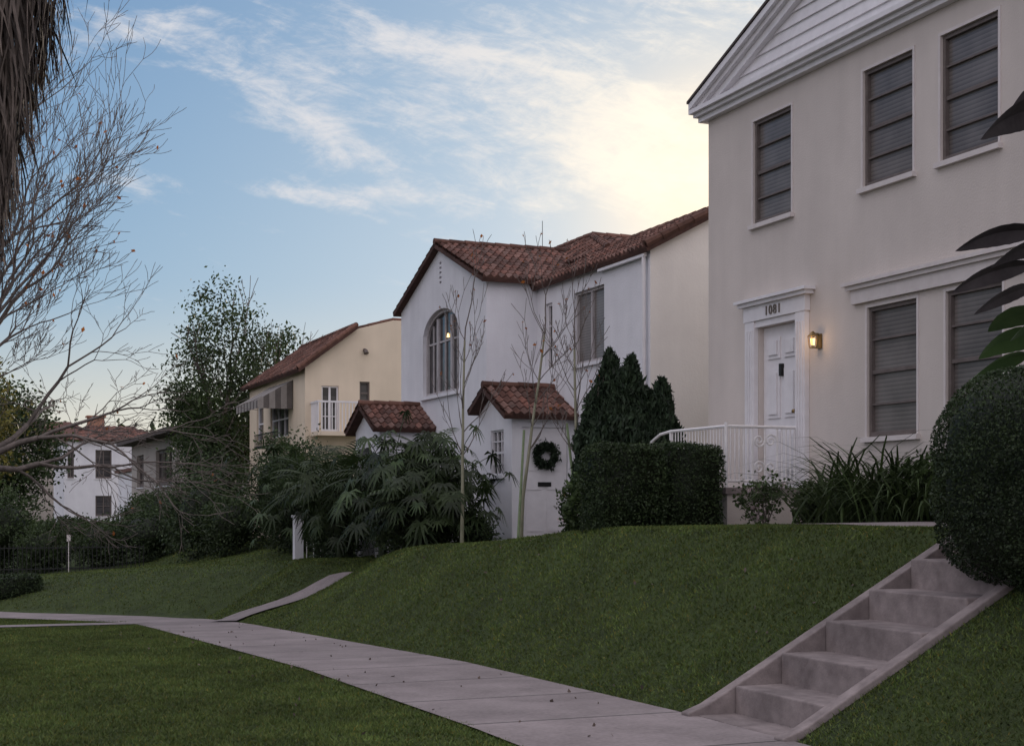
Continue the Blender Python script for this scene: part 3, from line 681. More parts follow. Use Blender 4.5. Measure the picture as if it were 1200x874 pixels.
bw = MB()
bw.box(10.15, 11.55, 39.35, 39.40, 4.42, 4.47)
for i in range(15): bw.box(10.16+i*0.098, 10.185+i*0.098, 39.36, 39.385, 3.62, 4.42)
bw.box(10.15, 10.19, 39.40, 40.19, 4.42, 4.47); bw.box(11.51, 11.55, 39.40, 40.19, 4.42, 4.47)
for i in range(8): bw.box(10.16, 10.18, 39.42+i*0.1, 39.44+i*0.1, 3.62, 4.42)
balc = put('balcony', bal.mesh('balcony', ['yellow']), h3); put('railing', bw.mesh('railing', ['paint']), balc)
fb = MB(); fb.box(9.55, 9.99, 42.0, 44.9, 3.30, 3.36)
for i in range(18): fb.tube((9.57, 42.05+i*0.165, 3.36), (9.57, 42.05+i*0.165, 3.70), 0.012, 0.012, 4)
fb.box(9.55, 9.59, 42.0, 44.9, 3.70, 3.73); put('window_box', fb.mesh('window_box', ['blackiron']), h3)
lm = MB(); lm.tube((11.75, 40.19, 6.0), (11.75, 40.1, 6.0), 0.06, 0.04, 8); lm.tube((11.75, 40.1, 6.0), (11.75, 40.05, 5.9), 0.05, 0.08, 8)
put('wall_lamp', lm.mesh('wall_lamp', ['sash']), h3)

# ------------------------------------------------------------------ far houses
h4 = thing('house', 'low greyish stucco bungalow with flat eaves behind shrubs', 'house', (10, 69, 0.4))
b = MB(); b.box(10, 18, 61, 77, -0.5, 4.55); c = MB(); cutbox(c, f10, 63.8, 68.6, 2.4, 4.05, 0.2); cutbox(c, f10, 72.6, 75.0, 2.4, 4.0, 0.2)
put('wall', boolean(b.mesh('w', ['grey']), c.mesh('c', ['grey'])), h4)
window(h4, f10, 63.8, 68.6, 2.4, 4.05, rows=(), cols=(0.33, 0.66), frame='sash', glass='darkglass', sill='paint', depth=0.2, fw=0.15)
window(h4, f10, 72.6, 75.0, 2.4, 4.0, rows=(), cols=(0.5,), frame='sash', glass='darkglass', sill='paint', depth=0.2, fw=0.12)
r = MB(); r.prism([(9.3, 4.56), (18.6, 4.56), (18.6, 4.75), (13.8, 5.15), (9.3, 4.78)], XZ, 60.4, 77.6); put('roof', r.mesh('roof', ['shingle']), h4)
h5 = thing('house', 'white two storey house with tile roof and brick chimney', 'house', (10.5, 97, 0.4))
s95 = side(95.0)
b = MB(); b.box(8.2, 14.6, 95, 103, -0.8, 5.6); c = MB()
W5 = [(10.1, 11.1, 3.2, 5.0), (10.1, 11.1, 0.8, 2.1), (8.4, 8.8, 3.2, 5.0), (13.0, 13.5, 3.6, 4.8)]
for w in W5: cutbox(c, s95, *w, 0.2)
put('wall', boolean(b.mesh('w', ['white']), c.mesh('c', ['white'])), h5)
for w in W5: window(h5, s95, *w, rows=(0.5,), cols=(0.5,), frame='sash', glass='darkglass', sill='paint', depth=0.2, fw=0.08)
r = MB()
P = [(7.9, 94.7, 5.6), (14.9, 94.7, 5.6), (14.9, 103.3, 5.6), (7.9, 103.3, 5.6), (9.9, 97.0, 6.6), (12.6, 97.0, 6.6), (12.6, 101, 6.6), (9.9, 101, 6.6)]
tile_roof(r, [P[0], P[1], P[5], P[4]], tw=0.4, tl=0.6); tile_roof(r, [P[3], P[0], P[4], P[7]], tw=0.4, tl=0.6)
r.add(P, [(1,2,6,5),(2,3,7,6),(4,5,6,7)], 0, 0.7)
rf = put('roof', r.mesh('roof', ['tile'], fix=False), h5)
cm = MB(); cm.box(9.9, 10.9, 97.2, 98.2, 6.1, 7.2); cm.box(9.8, 11.0, 97.1, 98.3, 7.2, 7.3); put('chimney', cm.mesh('chimney', ['brick']), rf)
h6 = thing('house', 'distant pale house with dark tile hip roof among trees', 'house', (6.5, 112, 0.3))
b = MB(); b.box(5.6, 12.0, 108, 118, -0.8, 6.2); put('wall', b.mesh('w', ['grey']), h6)
r = MB(); P = [(5.2, 107.6, 6.2), (12.4, 107.6, 6.2), (12.4, 118.4, 6.2), (5.2, 118.4, 6.2), (7.5, 111, 7.6), (10, 111, 7.6), (10, 115, 7.6), (7.5, 115, 7.6)]
r.add(P, [(0,1,5,4),(1,2,6,5),(2,3,7,6),(3,0,4,7),(4,5,6,7)], 0, 0.8); put('roof', r.mesh('roof', ['tile']), h6)
h7 = thing('house', 'white garden wall and outbuilding between two houses', 'building', (11.5, 84, 0.4))
b = MB(); b.box(10.9, 16, 82, 90, -0.6, 3.4); put('wall', b.mesh('w', ['white']), h7)
b = MB(); b.box(10.7, 16.2, 81.8, 90.2, 3.41, 3.6); put('roof', b.mesh('roof', ['tile']), h7)

# ------------------------------------------------------------------ vegetation helpers
def hedge(name, label, x0, x1, y0, y1, z1, n=16000, size=0.035, round_=0.12, group=None):
    z0 = min(H(x0, y0), H(x1, y0), H(x1, y1), H(x0, y1)) - 0.05
    q = Q(); c = np.array([(x0+x1)/2, (y0+y1)/2, (z0+z1)/2]); e = np.array([(x1-x0)/2, (y1-y0)/2, (z1-z0)/2])
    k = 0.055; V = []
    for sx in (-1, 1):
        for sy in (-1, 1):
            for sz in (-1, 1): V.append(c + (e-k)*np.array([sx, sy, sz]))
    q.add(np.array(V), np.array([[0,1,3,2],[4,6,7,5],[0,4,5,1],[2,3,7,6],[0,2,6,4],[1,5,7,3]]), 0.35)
    area = np.array([e[1]*e[2], e[0]*e[2], e[0]*e[1]]); pr = area/area.sum()
    ax = RG.choice(3, n, p=pr); P = RG.uniform(-1, 1, (n, 3)); sg = RG.choice([-1, 1], n)
    P[np.arange(n), ax] = sg
    P = P*e; d = np.clip(np.abs(P) - (e - round_), 0, None); L = np.linalg.norm(d, axis=1)
    f = np.where(L > round_, round_/np.maximum(L, 1e-6), 1)
    P = np.sign(P)*(np.minimum(np.abs(P), e-round_) + d*f[:, None])
    P += c
    bump = 0.03*np.sin(P[:, 0]*6+P[:, 2]*5)*np.sin(P[:, 1]*7+P[:, 2]*4)
    nrm = (P - c)/np.linalg.norm(P - c, axis=1)[:, None]
    P += nrm*(bump + RG.normal(0, 0.02, n))[:, None]
    t = RG.uniform(0.55, 1.4, n)*(1+4*bump)
    q.leaves(P, size, t, 0.55)
    return mark(put(name, q.mesh(name, ['hedge']), None, (c[0], c[1], z0)), label, 'hedge', group)

def ellip_bush(name, label, c, r, n, size, mat='leaf', power=2.5, cat='bush', clump=0.12, core=0.8, flowers=0, extra_mats=(), group=None, res=(14, 8), tmul=1.0, wave=0.0):
    q = Q(); c = np.array(c); r = np.array(r)
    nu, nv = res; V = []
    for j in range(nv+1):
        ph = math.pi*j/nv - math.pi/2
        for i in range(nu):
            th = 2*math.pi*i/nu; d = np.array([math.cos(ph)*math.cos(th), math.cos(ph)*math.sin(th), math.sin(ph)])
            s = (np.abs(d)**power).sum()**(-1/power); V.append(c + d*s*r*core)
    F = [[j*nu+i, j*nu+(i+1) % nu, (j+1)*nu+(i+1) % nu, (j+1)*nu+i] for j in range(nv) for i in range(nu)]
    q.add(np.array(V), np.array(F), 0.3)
    D = RG.normal(size=(n, 3)); D /= np.linalg.norm(D, axis=1)[:, None]
    s = (np.abs(D)**power).sum(1)**(-1/power)
    ph = RG.uniform(0, 6.28, 3)
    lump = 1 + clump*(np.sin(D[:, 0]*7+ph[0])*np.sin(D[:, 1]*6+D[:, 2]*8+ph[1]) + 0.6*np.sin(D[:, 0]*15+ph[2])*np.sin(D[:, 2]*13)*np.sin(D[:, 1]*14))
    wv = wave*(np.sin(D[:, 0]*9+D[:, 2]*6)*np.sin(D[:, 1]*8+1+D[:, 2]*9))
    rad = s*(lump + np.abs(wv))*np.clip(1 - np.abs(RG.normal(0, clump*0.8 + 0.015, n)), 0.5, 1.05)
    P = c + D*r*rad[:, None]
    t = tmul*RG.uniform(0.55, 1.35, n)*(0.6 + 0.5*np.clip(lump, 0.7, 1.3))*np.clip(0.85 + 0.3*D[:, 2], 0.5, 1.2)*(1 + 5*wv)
    q.leaves(P, size, t, 0.5)
    if flowers:
        k = RG.choice(n, flowers); q.leaves(P[k] + D[k]*0.03, 0.07, 1.0, 0.9, mat=1)
    return mark(put(name, q.mesh(name, [mat] + list(extra_mats)), None, (c[0], c[1], c[2]-r[2])), label, cat, group)

def grow(segs, tips, p, d, L, r, depth, rng, spread=0.6, up=0.1, kids=(2, 3), nseg=3, wob=0.12, taper=0.75, shrink=0.72, sidep=0.45):
    d = Vector(d).normalized(); p = Vector(p); r1 = r
    for i in range(nseg):
        d = (d + Vector((rng.gauss(0, wob), rng.gauss(0, wob), rng.gauss(0, wob) + up*0.3))).normalized()
        p2 = p + d*(L/nseg); r2 = r1*(taper**(1/nseg))
        segs.append((tuple(p), tuple(p2), r1, r2)); p = p2; r1 = r2
        if depth > 0 and i < nseg-1 and rng.random() < sidep:
            s_ = Vector((rng.gauss(0, 1), rng.gauss(0, 1), rng.gauss(0, 0.6))); s_ = (s_ - d*s_.dot(d)).normalized()
            grow(segs, tips, p, d*math.cos(spread) + s_*math.sin(spread*1.1), L*shrink*0.8, r1*0.5, depth-1, rng, spread, up, kids, nseg, wob, taper, shrink, sidep)
    if depth <= 0: tips.append(tuple(p)); return
    k = rng.randint(*kids); a0 = rng.uniform(0, 6.28)
    o = d.orthogonal().normalized(); w = d.cross(o)
    for i in range(k):
        a = a0 + 6.283*i/k + rng.gauss(0, 0.3); s_ = o*math.cos(a) + w*math.sin(a); sp = spread*rng.uniform(0.6, 1.2)
        grow(segs, tips, p, d*math.cos(sp) + s_*math.sin(sp) + Vector((0, 0, up)), L*shrink*rng.uniform(0.8, 1.15), r1*(0.72 if k == 2 else 0.62), depth-1, rng, spread, up, kids, nseg, wob, taper, shrink, sidep)

def crown_tree(name, label, base, height, rad, trunk_r, seed, nclump=70, per=110, csize=0.45, lsize=0.11, mat='leaf', zlo=0.3, squash=(1, 1), topthin=False):
    rng = random.Random(seed); segs = []; tips = []
    bz = base[2]
    grow(segs, tips, base, (rng.gauss(0, 0.05), rng.gauss(0, 0.05), 1), height*0.35, trunk_r, 4, rng, 0.5, 0.15, (2, 3), 3, 0.1, 0.8, 0.72)
    root = thing(name, label, 'tree', base)
    q = Q(); q.tubes(segs, 5); put('trunk', q.mesh('trunk', ['bark'], True), root)
    q = Q(); lo = bz + height*zlo; hi = bz + height
    cz = (lo+hi)/2; hz = (hi-lo)/2
    for i in range(nclump):
        d = RG.normal(size=3); d /= np.linalg.norm(d); rr = RG.uniform(0.25, 1)**0.5
        c = np.array([base[0] + d[0]*rad*rr*squash[0], base[1] + d[1]*rad*rr*squash[1], cz + d[2]*hz*rr])
        if topthin and c[2] > cz + 0.1*hz:
            k = int(per*RG.uniform(0.15, 0.5)); cs = csize*0.9
        else: k = int(per*RG.uniform(0.6, 1.2)); cs = csize
        tt = RG.uniform(0.45, 1.25)
        P = c + RG.normal(size=(k, 3))*cs*np.array([0.5, 0.5, 0.38])
        q.leaves(P, lsize, tt*RG.uniform(0.7, 1.3, k), 0.5)
    put('crown', q.mesh('crown', [mat]), root)
    return root

G = 'clipped box hedges by the porch'
hedge('hedge', 'clipped square dark green hedge block on the lawn crest', 7.33, 8.18, 15.25, 15.95, 2.29, 20000, group=G)
hedge('hedge', 'smaller clipped dark green hedge block beside the porch', 8.26, 9.0, 15.30, 16.1, 2.31, 15000, group=G)
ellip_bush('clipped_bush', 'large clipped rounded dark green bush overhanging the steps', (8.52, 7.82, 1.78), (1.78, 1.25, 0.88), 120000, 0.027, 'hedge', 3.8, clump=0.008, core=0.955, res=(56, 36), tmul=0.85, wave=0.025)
def juniper(label, peaks):
    q = Q()
    for (x, y, r, z1) in peaks:
        z0 = H(x, y) - 0.05; n = 5200
        t = RG.uniform(0, 1, n)**1.1; a = RG.uniform(0, 2*np.pi, n)
        ph = RG.uniform(0, 6.28, 2)
        prof = r*np.sqrt(np.clip(1 - t**2.6, 0, 1))*(0.82 + 0.34*np.sin(a*2 + t*7 + ph[0])*np.sin(t*16 + a + ph[1]))*np.clip(RG.normal(0.95, 0.16, n), 0.4, 1.35)
        P = np.stack([x + prof*np.cos(a), y + prof*np.sin(a), z0 + t*(z1-z0)], -1)
        q.leaves(P, 0.14, RG.uniform(0.4, 1.4, n), 0.28, axis=(0, 0, 1), jit=0.55)
        q.tubes([((x, y, z0), (x, y, z0 + (z1-z0)*0.5), r*0.65, r*0.6), ((x, y, z0+(z1-z0)*0.5), (x, y, z0 + (z1-z0)*0.85), r*0.6, 0.04)], 8, 0, 0.25)
    root = peaks[0]
    return mark(put('juniper_shrub', q.mesh('juniper_shrub', ['conif']), None, (root[0], root[1], H(root[0], root[1]))), label, 'shrub')
R_ = (0.9266, -0.376)
def off(x, y, l, dpt=0): return (x + R_[0]*l + 0.376*dpt, y + R_[1]*l + 0.9266*dpt)
jx, jy = 9.78, 19.6
juniper('tall dark green upright junipers growing between two houses',
        [(*off(jx, jy, -0.42), 0.34, 3.3), (*off(jx, jy, -0.22, 0.1), 0.30, 3.92), (*off(jx, jy, -0.04, -0.1), 0.34, 3.6), (*off(jx, jy, 0.12), 0.30, 3.82), (*off(jx, jy, 0.34, 0.1), 0.34, 3.35), (*off(jx, jy, 0.56, -0.1), 0.32, 3.46),
         (*off(jx, jy, 0.05, -0.3), 0.45, 3.0), (*off(jx, jy, -0.56, -0.1), 0.28, 2.85), (*off(jx, jy, 0.42, -0.3), 0.4, 2.8), (*off(jx, jy, -0.25, -0.3), 0.40, 3.1), (*off(jx, jy, 0.68, 0.0), 0.26, 3.0)])
z = H(8.65, 19.3)
ellip_bush('camellia_bush', 'leafy green shrub with a few pale blooms beside a doorway', (8.92, 19.2, z+0.42), (0.34, 0.38, 0.52), 2400, 0.08, 'leaf', 2.1, clump=0.25, core=0.55, flowers=10, extra_mats=('flower',))
def rose(label, x, y, h, seed):
    rng = random.Random(seed); segs = []; tips = []; z = H(x, y)
    for i in range(7): grow(segs, tips, (x, y, z), (rng.gauss(0, 0.35), rng.gauss(0, 0.35), 1), h*0.5, 0.010, 2, rng, 0.5, 0.1, shrink=0.6)
    q = Q(); q.tubes(segs, 4, 0)
    T = np.array(tips); S = np.array([s[1] for s in segs])
    P = S[RG.choice(len(S), 800)] + RG.normal(0, 0.06, (800, 3)); q.leaves(P, 0.06, RG.uniform(0.7, 1.5, 800), 0.6, mat=1)
    k = RG.choice(len(T), 6); q.leaves(np.repeat(T[k], 10, 0) + RG.normal(0, 0.02, (60, 3)), 0.07, 1, 0.9, mat=2)
    return mark(put('rose_bush', q.mesh('rose_bush', ['bark', 'leaf', 'flower']), None, (x, y, z)), label, 'bush')
rose('thin rose bush with pale flowers in front of the porch', 9.3, 14.85, 0.62, 3)
rose('low flowering shrub against the beige house wall', 9.75, 14.2, 0.5, 5)
def strappy(name, label, x, y, n, L, w, mat='leaf', spread=0.6, hub=0.12, cat='plant', seed=2):
    rng = random.Random(seed); m = MB(); z = H(x, y)
    for i in range(n):
        a = rng.uniform(0, 6.283); el = rng.uniform(0.15, 1.0)*spread; LL = L*rng.uniform(0.6, 1.1)
        p = Vector((x + rng.gauss(0, hub), y + rng.gauss(0, hub), z)); d = Vector((math.cos(a)*math.sin(el), math.sin(a)*math.sin(el), math.cos(el)))
        pts = [p.copy()]
        for k in range(5):
            d = (d + Vector((math.cos(a)*0.10, math.sin(a)*0.10, -0.16*(k+0.3)*spread))).normalized(); p = p + d*LL/5; pts.append(p.copy())
        m.strip(pts, [w*0.6, w, w, w*0.8, w*0.5, 0.001], (-math.sin(a), math.cos(a), 0), 0, rng.uniform(0.5, 1.4), 0.25)
    return mark(put(name, m.mesh(name, [mat], fix=False), None, (x, y, z)), label, cat)
strappy('strap_leaf_plant', 'spiky dark green strap leaved clump against the house wall', 9.75, 13.3, 460, 1.45, 0.015, 'leaf', 0.75, 0.3)
strappy('strap_leaf_plant', 'small spiky green strap leaved clump below a window', 9.6, 12.5, 220, 1.1, 0.015, 'leaf', 0.9, 0.2, seed=5)
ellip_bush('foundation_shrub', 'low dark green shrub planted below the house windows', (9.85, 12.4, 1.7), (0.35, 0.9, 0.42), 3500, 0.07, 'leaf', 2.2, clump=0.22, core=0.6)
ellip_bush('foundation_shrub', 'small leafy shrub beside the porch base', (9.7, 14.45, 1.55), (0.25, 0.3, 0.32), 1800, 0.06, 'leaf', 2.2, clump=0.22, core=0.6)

def paddle(m, base, az, el, pet, L, W, droop, rng, tint, tilt):
    d = Vector((math.cos(az)*math.cos(el), math.sin(az)*math.cos(el), math.sin(el))); p = Vector(base)
    for k in range(4):
        p2 = p + d*pet/4; m.tube(p, p2, 0.022-0.003*k, 0.019-0.003*k, 6, 0, tint, False); p = p2
        d = (d + Vector((math.cos(az)*0.10, math.sin(az)*0.10, -0.05))).normalized()
    pts = []; ws = []; n = 18
    for k in range(n+1):
        t = k/n; pts.append(p.copy()); ws.append(W*(math.sin(math.pi*min(1, t**0.8))**0.7)*(0.95+0.06*rng.random()) if 0 < k < n else 0.004)
        d = (d + Vector((math.cos(az)*0.02, math.sin(az)*0.02, -droop))).normalized(); p = p + d*L/n
    m.strip(pts, ws, (-math.sin(az), math.cos(az), tilt), 0, tint, rng.uniform(0.15, 0.4))
BX, BY = 9.25, 9.45
bop = thing('bird_of_paradise_plant', 'tall banana like plant with drooping paddle leaves behind the clipped bush', 'plant', (BX, BY, H(BX, BY)))
rng = random.Random(4); zb = H(BX, BY)
azl = math.atan2(0.376, -0.9266)
m = MB(); m.tube((BX, BY, zb), (BX, BY, zb+2.0), 0.11, 0.08, 8, 0, 0.6); m.tube((BX, BY, zb+2.0), (BX, BY, zb+3.6), 0.08, 0.04, 8, 0, 0.5)
put('stem', m.mesh('stem', ['banana'], fix=False), bop)
spec_ = [(0.1, 0.40, 0.72, 0.66, 0.14, 0.07, 1.25, 0.95, .7, 0), (-0.3, 0.8, 0.62, 0.60, 0.14, 0.08, 1.25, 1.1, .9, 0), (0.4, 0.15, 0.75, 0.75, 0.13, 0.06, 1.10, 0.8, .5, 0),
         (0.2, 0.95, 0.6, 0.55, 0.13, 0.10, 1.30, 0.9, .8, 0), (-0.1, 0.1, 0.7, 0.6, 0.12, 0.06, 1.0, 0.7, .9, 0), (-0.9, 0.8, 0.6, 0.7, 0.14, 0.06, 1.5, 0.8, .6, 0),
         (0.0, 0.55, 0.62, 0.75, 0.115, 0.050, 2.25, 0.55, .9, 1), (-0.15, 0.30, 0.62, 0.70, 0.11, 0.045, 2.12, 0.6, 1.0, 1), (0.2, 0.75, 0.5, 0.72, 0.11, 0.07, 2.05, 0.5, .8, 1),
         (0.1, 0.05, 0.62, 0.6, 0.10, 0.04, 2.05, 0.6, .9, 1),
         (0.05, 0.75, 0.45, 0.80, 0.17, 0.08, 3.25, 0.5, .9, 1), (-0.2, 1.0, 0.4, 0.6, 0.13, 0.10, 3.4, 0.6, .9, 1)]
for (az, el, pet, L, W, dr, hz, tn, ti, kk) in spec_:
    m = MB(); paddle(m, (BX, BY, zb+hz), azl+az, el, pet, L, W, dr, rng, tn, ti)
    o = put('leaf', m.mesh('leaf', ['purple' if kk else 'banana'], fix=False), bop)
    if kk: o['label'] = 'grey purple drying drooping leaf'
for i in range(7):
    m = MB(); paddle(m, (BX, BY, zb+rng.uniform(1.0, 2.2)), azl + math.pi + rng.uniform(-1.3, 1.3), rng.uniform(0.5, 1.3), rng.uniform(0.5, 0.9), rng.uniform(0.8, 1.1), 0.15, rng.uniform(0.03, 0.07), rng, rng.uniform(0.6, 1.1), 0.3)
    put('leaf', m.mesh('leaf', ['banana'], fix=False), bop)

G = 'young bare trees on the lawn'
def young(x, y, h, lean, seed, label):
    rng = random.Random(seed); z = H(x, y); segs = []; tips = []
    p = Vector((x, y, z)); d = Vector((lean[0], lean[1], 1)).normalized(); r = 0.034; n = 9
    side_ = []
    for i in range(n):
        p2 = p + d*h*0.085; segs.append((tuple(p), tuple(p2), r, r*0.92)); r *= 0.92; p = p2
        d = (d + Vector((rng.gauss(0, 0.03), rng.gauss(0, 0.03), 0.03))).normalized()
        if i >= 3: side_.append((p.copy(), d.copy(), r, i))
    nt = len(segs)
    for (pp, dd, rr, i) in side_:
        for k in range(2):
            a = rng.uniform(0, 6.28); s_ = Vector((math.cos(a), math.sin(a), 0))
            grow(segs, tips, pp, dd*0.9 + s_*0.65, h*rng.uniform(0.09, 0.15), rr*0.42, 2, rng, 0.4, 0.28, (2, 2), 3, 0.1, 0.7, 0.75, 0.25)
    grow(segs, tips, p, d, h*0.14, r*0.8, 3, rng, 0.4, 0.2, (2, 2), 3, 0.1, 0.7, 0.75, 0.3)
    root = thing('young_tree', label, 'tree', (x, y, z), G)
    q = Q(); q.tubes(segs[:nt], 6); put('trunk', q.mesh('trunk', ['ybark'], True), root)
    q = Q(); q.tubes([(a_, b_, max(c_, 0.0045), max(d_, 0.0035)) for a_, b_, c_, d_ in segs[nt:]], 4); T = np.array(tips)
    k = RG.choice(len(T), 22); q.leaves(T[k] - np.array([0, 0, 0.03]), 0.07, RG.uniform(0.5, 1.1, 22), 0.6, mat=1)
    put('crown', q.mesh('crown', ['bark', 'orange']), root)
young(8.22, 22.45, 4.5, (0.01, 0.0), 21, 'slender young leafless tree standing on the lawn edge')
young(8.80, 21.3, 4.4, (0.03, -0.01), 22, 'slender young leafless tree with pale trunk near the doorway')
young(9.20, 20.0, 3.8, (-0.07, 0.03), 23, 'slender young leafless tree leaning beside the doorway')
for (xa, ya, ln) in ((8.70, 21.2, (0.05, -0.02)), (9.28, 20.1, (-0.10, 0.04))):
    z = H(xa, ya); m = MB(); m.tube((xa, ya, z-0.05), (xa+ln[0]*1.9, ya+ln[1]*1.9, z+1.8), 0.024, 0.02, 8)
    mark(put('tree_stake', m.mesh('tree_stake', ['wood']), None, (xa, ya, z)), 'pale green wooden stake supporting a young tree', 'stake', 'tree stakes')

def philodendron(label, x, y, h, n, seed, L=0.30, mat='leaf', tm=1.0):
    rng = random.Random(seed); m = MB(); z = H(x, y)
    for i in range(n):
        a = rng.uniform(0, 6.283); el = rng.uniform(0.45, 1.5); pet = h*rng.uniform(0.35, 0.62)
        d = Vector((math.cos(a)*math.cos(el), math.sin(a)*math.cos(el), math.sin(el))); p = Vector((x + rng.gauss(0, 0.22), y + rng.gauss(0, 0.22), z + rng.uniform(0, h*0.55)))
        for k in range(4):
            p2 = p + d*pet/4; m.tube(p, p2, 0.008, 0.007, 4, 0, 0.9, False); p = p2; d = (d + Vector((math.cos(a)*0.08, math.sin(a)*0.08, -0.10))).normalized()
        f = Vector((math.cos(a), math.sin(a), -rng.uniform(0.3, 1.8))).normalized(); sd = Vector((-math.sin(a), math.cos(a), 0)); tn = tm*rng.uniform(0.3, 1.2)
        LL = L*rng.uniform(0.6, 1.25); nl = 9
        for k in range(nl):
            th = (k/(nl-1) - 0.5)*4.0 + rng.gauss(0, 0.08); dd = (f*math.cos(th) + sd*math.sin(th)).normalized(); l = LL*(0.5 + 0.5*math.cos(th*0.5))*rng.uniform(0.8, 1.15)
            q0 = p; q1 = p + dd*l*0.5; q2 = p + dd*l + Vector((0, 0, -0.35*l))
            m.strip([q0, q1, q2], [0.010, 0.042*LL/0.5, 0.004], dd.cross(f.cross(sd)), 0, tn*rng.uniform(0.85, 1.15), 0.2)
    return mark(put('philodendron_plant', m.mesh('philodendron_plant', [mat], fix=False), None, (x, y, z)), label, 'plant', 'split leaf philodendrons')
pl = 'split leaf philodendron clump on the house front bed'
for i, (x, y, h, n) in enumerate([(7.95, 24.0, 2.2, 65), (8.3, 23.3, 1.6, 50), (8.1, 24.6, 2.5, 60), (8.45, 24.6, 2.6, 65), (8.5, 28.0, 2.4, 60), (8.1, 30.2, 2.1, 50), (8.0, 33.6, 2.4, 50), (8.1, 28.8, 2.2, 50)]):
    philodendron(pl, x, y, h, n, 40+i, mat='leaf' if i % 2 else 'hedge', tm=0.95 if i % 2 else 1.4)
def frondplant(label, x, y, n, L, seed, trunk=0.0, tm=1.0):
    rng = random.Random(seed); m = MB(); z = H(x, y)
    if trunk > 0: m.tube((x, y, z-0.05), (x, y, z+trunk), 0.09, 0.07, 8, 0, 0.5)
    for i in range(n):
        a = rng.uniform(0, 6.283); el = rng.uniform(0.1, 1.35); d = Vector((math.cos(a)*math.cos(el), math.sin(a)*math.cos(el), math.sin(el))); p = Vector((x, y, z+trunk)); LL = L*rng.uniform(0.7, 1.1); N_ = 12; tn = tm*rng.uniform(0.5, 1.1)
        for k in range(N_):
            p2 = p + d*LL/N_; m.tube(p, p2, 0.007, 0.006, 4, 0, tn, False)
            sd = d.cross(Vector((0, 0, 1))); sd = sd.normalized() if sd.length > 1e-4 else Vector((1, 0, 0))
            ll = 0.34*LL*math.sin(math.pi*min(1, (k+1.2)/(N_+1)))**0.6
            for s_ in (-1, 1):
                e_ = p2 + (sd*s_*0.8 + d*0.6)*ll + Vector((0, 0, -0.22*ll)); mid = p2.lerp(e_, 0.5) + Vector((0, 0, 0.04*ll))
                m.strip([p2, mid, e_], [0.012, 0.016, 0.002], d, 0, tn*rng.uniform(0.8, 1.2), 0.0)
            p = p2; d = (d + Vector((math.cos(a)*0.03, math.sin(a)*0.03, -0.11))).normalized()
    return mark(put('frond_plant', m.mesh('frond_plant', ['leaf'], fix=False), None, (x, y, z)), label, 'plant', 'feathery frond plants')
for i, (x, y, n, L, t) in enumerate([(7.85, 23.6, 22, 1.0, 0.8), (8.4, 27.5, 24, 1.2, 1.5), (8.0, 29.2, 24, 1.2, 1.5), (8.3, 24.4, 24, 1.1, 1.7), (8.3, 32.2, 24, 1.3, 1.5), (8.7, 35.0, 20, 1.3, 1.8), (8.6, 30.6, 22, 1.1, 1.9)]):
    frondplant('feathery green frond plant in the house front bed', x, y, n, L, 60+i, t)
for (x, y, rx, ry, rz, n, s, lb) in [
    (8.2, 24.1, 0.8, 0.8, 0.95, 8000, 0.07, 'dense dark green shrub filling the bed by the white house'),
    (8.9, 23.6, 0.35, 0.5, 0.38, 2200, 0.07, 'low green shrub beside the white doorway'),
    (8.8, 27.6, 0.7, 0.8, 1.15, 6000, 0.08, 'dark leafy shrub below the arched window'),
    (8.1, 29.6, 0.5, 0.9, 1.0, 6000, 0.08, 'dark leafy shrub before the small tiled portico'),
    (8.3, 31.4, 0.5, 0.7, 1.0, 5000, 0.08, 'dark leafy shrub beside the portico arch'),
    (8.9, 36.2, 1.0, 1.2, 1.5, 9000, 0.09, 'tall ivy covered mound beside the cream house'),
    (9.0, 39.2, 0.9, 0.9, 1.6, 6000, 0.10, 'tall dark shrub at the cream house corner'),
    (7.6, 38.4, 0.9, 1.0, 0.9, 6000, 0.09, 'rounded dark shrub on the lawn bank'),
    (8.4, 34.4, 0.8, 0.9, 1.05, 6500, 0.09, 'dense dark shrub beside the garden gate post'),
    (7.3, 41.5, 1.0, 1.2, 1.3, 6500, 0.10, 'dark leafy shrub below the tall tree'),
    (8.3, 44.5, 1.0, 1.4, 1.45, 6000, 0.11, 'broad dark shrub before the cream house'),
    (8.95, 48.8, 1.3, 1.4, 2.0, 8000, 0.12, 'tall dense dark shrub under the airy tree'),
    (6.5, 46.5, 1.2, 1.5, 0.95, 6500, 0.09, 'broad rounded hedge shrub by the street lawn'),
    (5.2, 47.5, 1.0, 1.5, 0.85, 6000, 0.09, 'low rounded hedge shrub by the street lawn'),
    (3.6, 49.0, 0.9, 1.5, 0.85, 6000, 0.10, 'dark shrub beside the iron fence'),
    (2.4, 52.0, 1.4, 2, 1.6, 8000, 0.12, 'large dark shrub at the end of the street lawn'),
    (8.2, 54.0, 1.2, 2.5, 0.95, 7000, 0.11, 'broad shrub in front of the bungalow'),
    (8.4, 60.0, 1.0, 2.5, 0.8, 6000, 0.12, 'broad shrub in front of the bungalow'),
    (6.4, 72.0, 1.3, 3.0, 0.55, 6000, 0.14, 'broad shrub in front of the white house')]:
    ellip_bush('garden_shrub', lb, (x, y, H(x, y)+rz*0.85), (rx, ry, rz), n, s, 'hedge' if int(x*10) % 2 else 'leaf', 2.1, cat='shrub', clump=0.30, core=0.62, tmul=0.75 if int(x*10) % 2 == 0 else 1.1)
hedge('hedge', 'low clipped dark hedge beside the crossing path', 0.6, 2.6, 36.2, 37.4, H(1.5, 36.5)+0.55, 9000, 0.06)
crown_tree('garden_tree', 'tall airy dark green tree beside the cream house', (9.5, 50.0, H(9.2, 50.0)), 8.7, 1.75, 0.14, 31, 240, 125, 0.6, 0.14, 'leaf', 0.14, topthin=True)
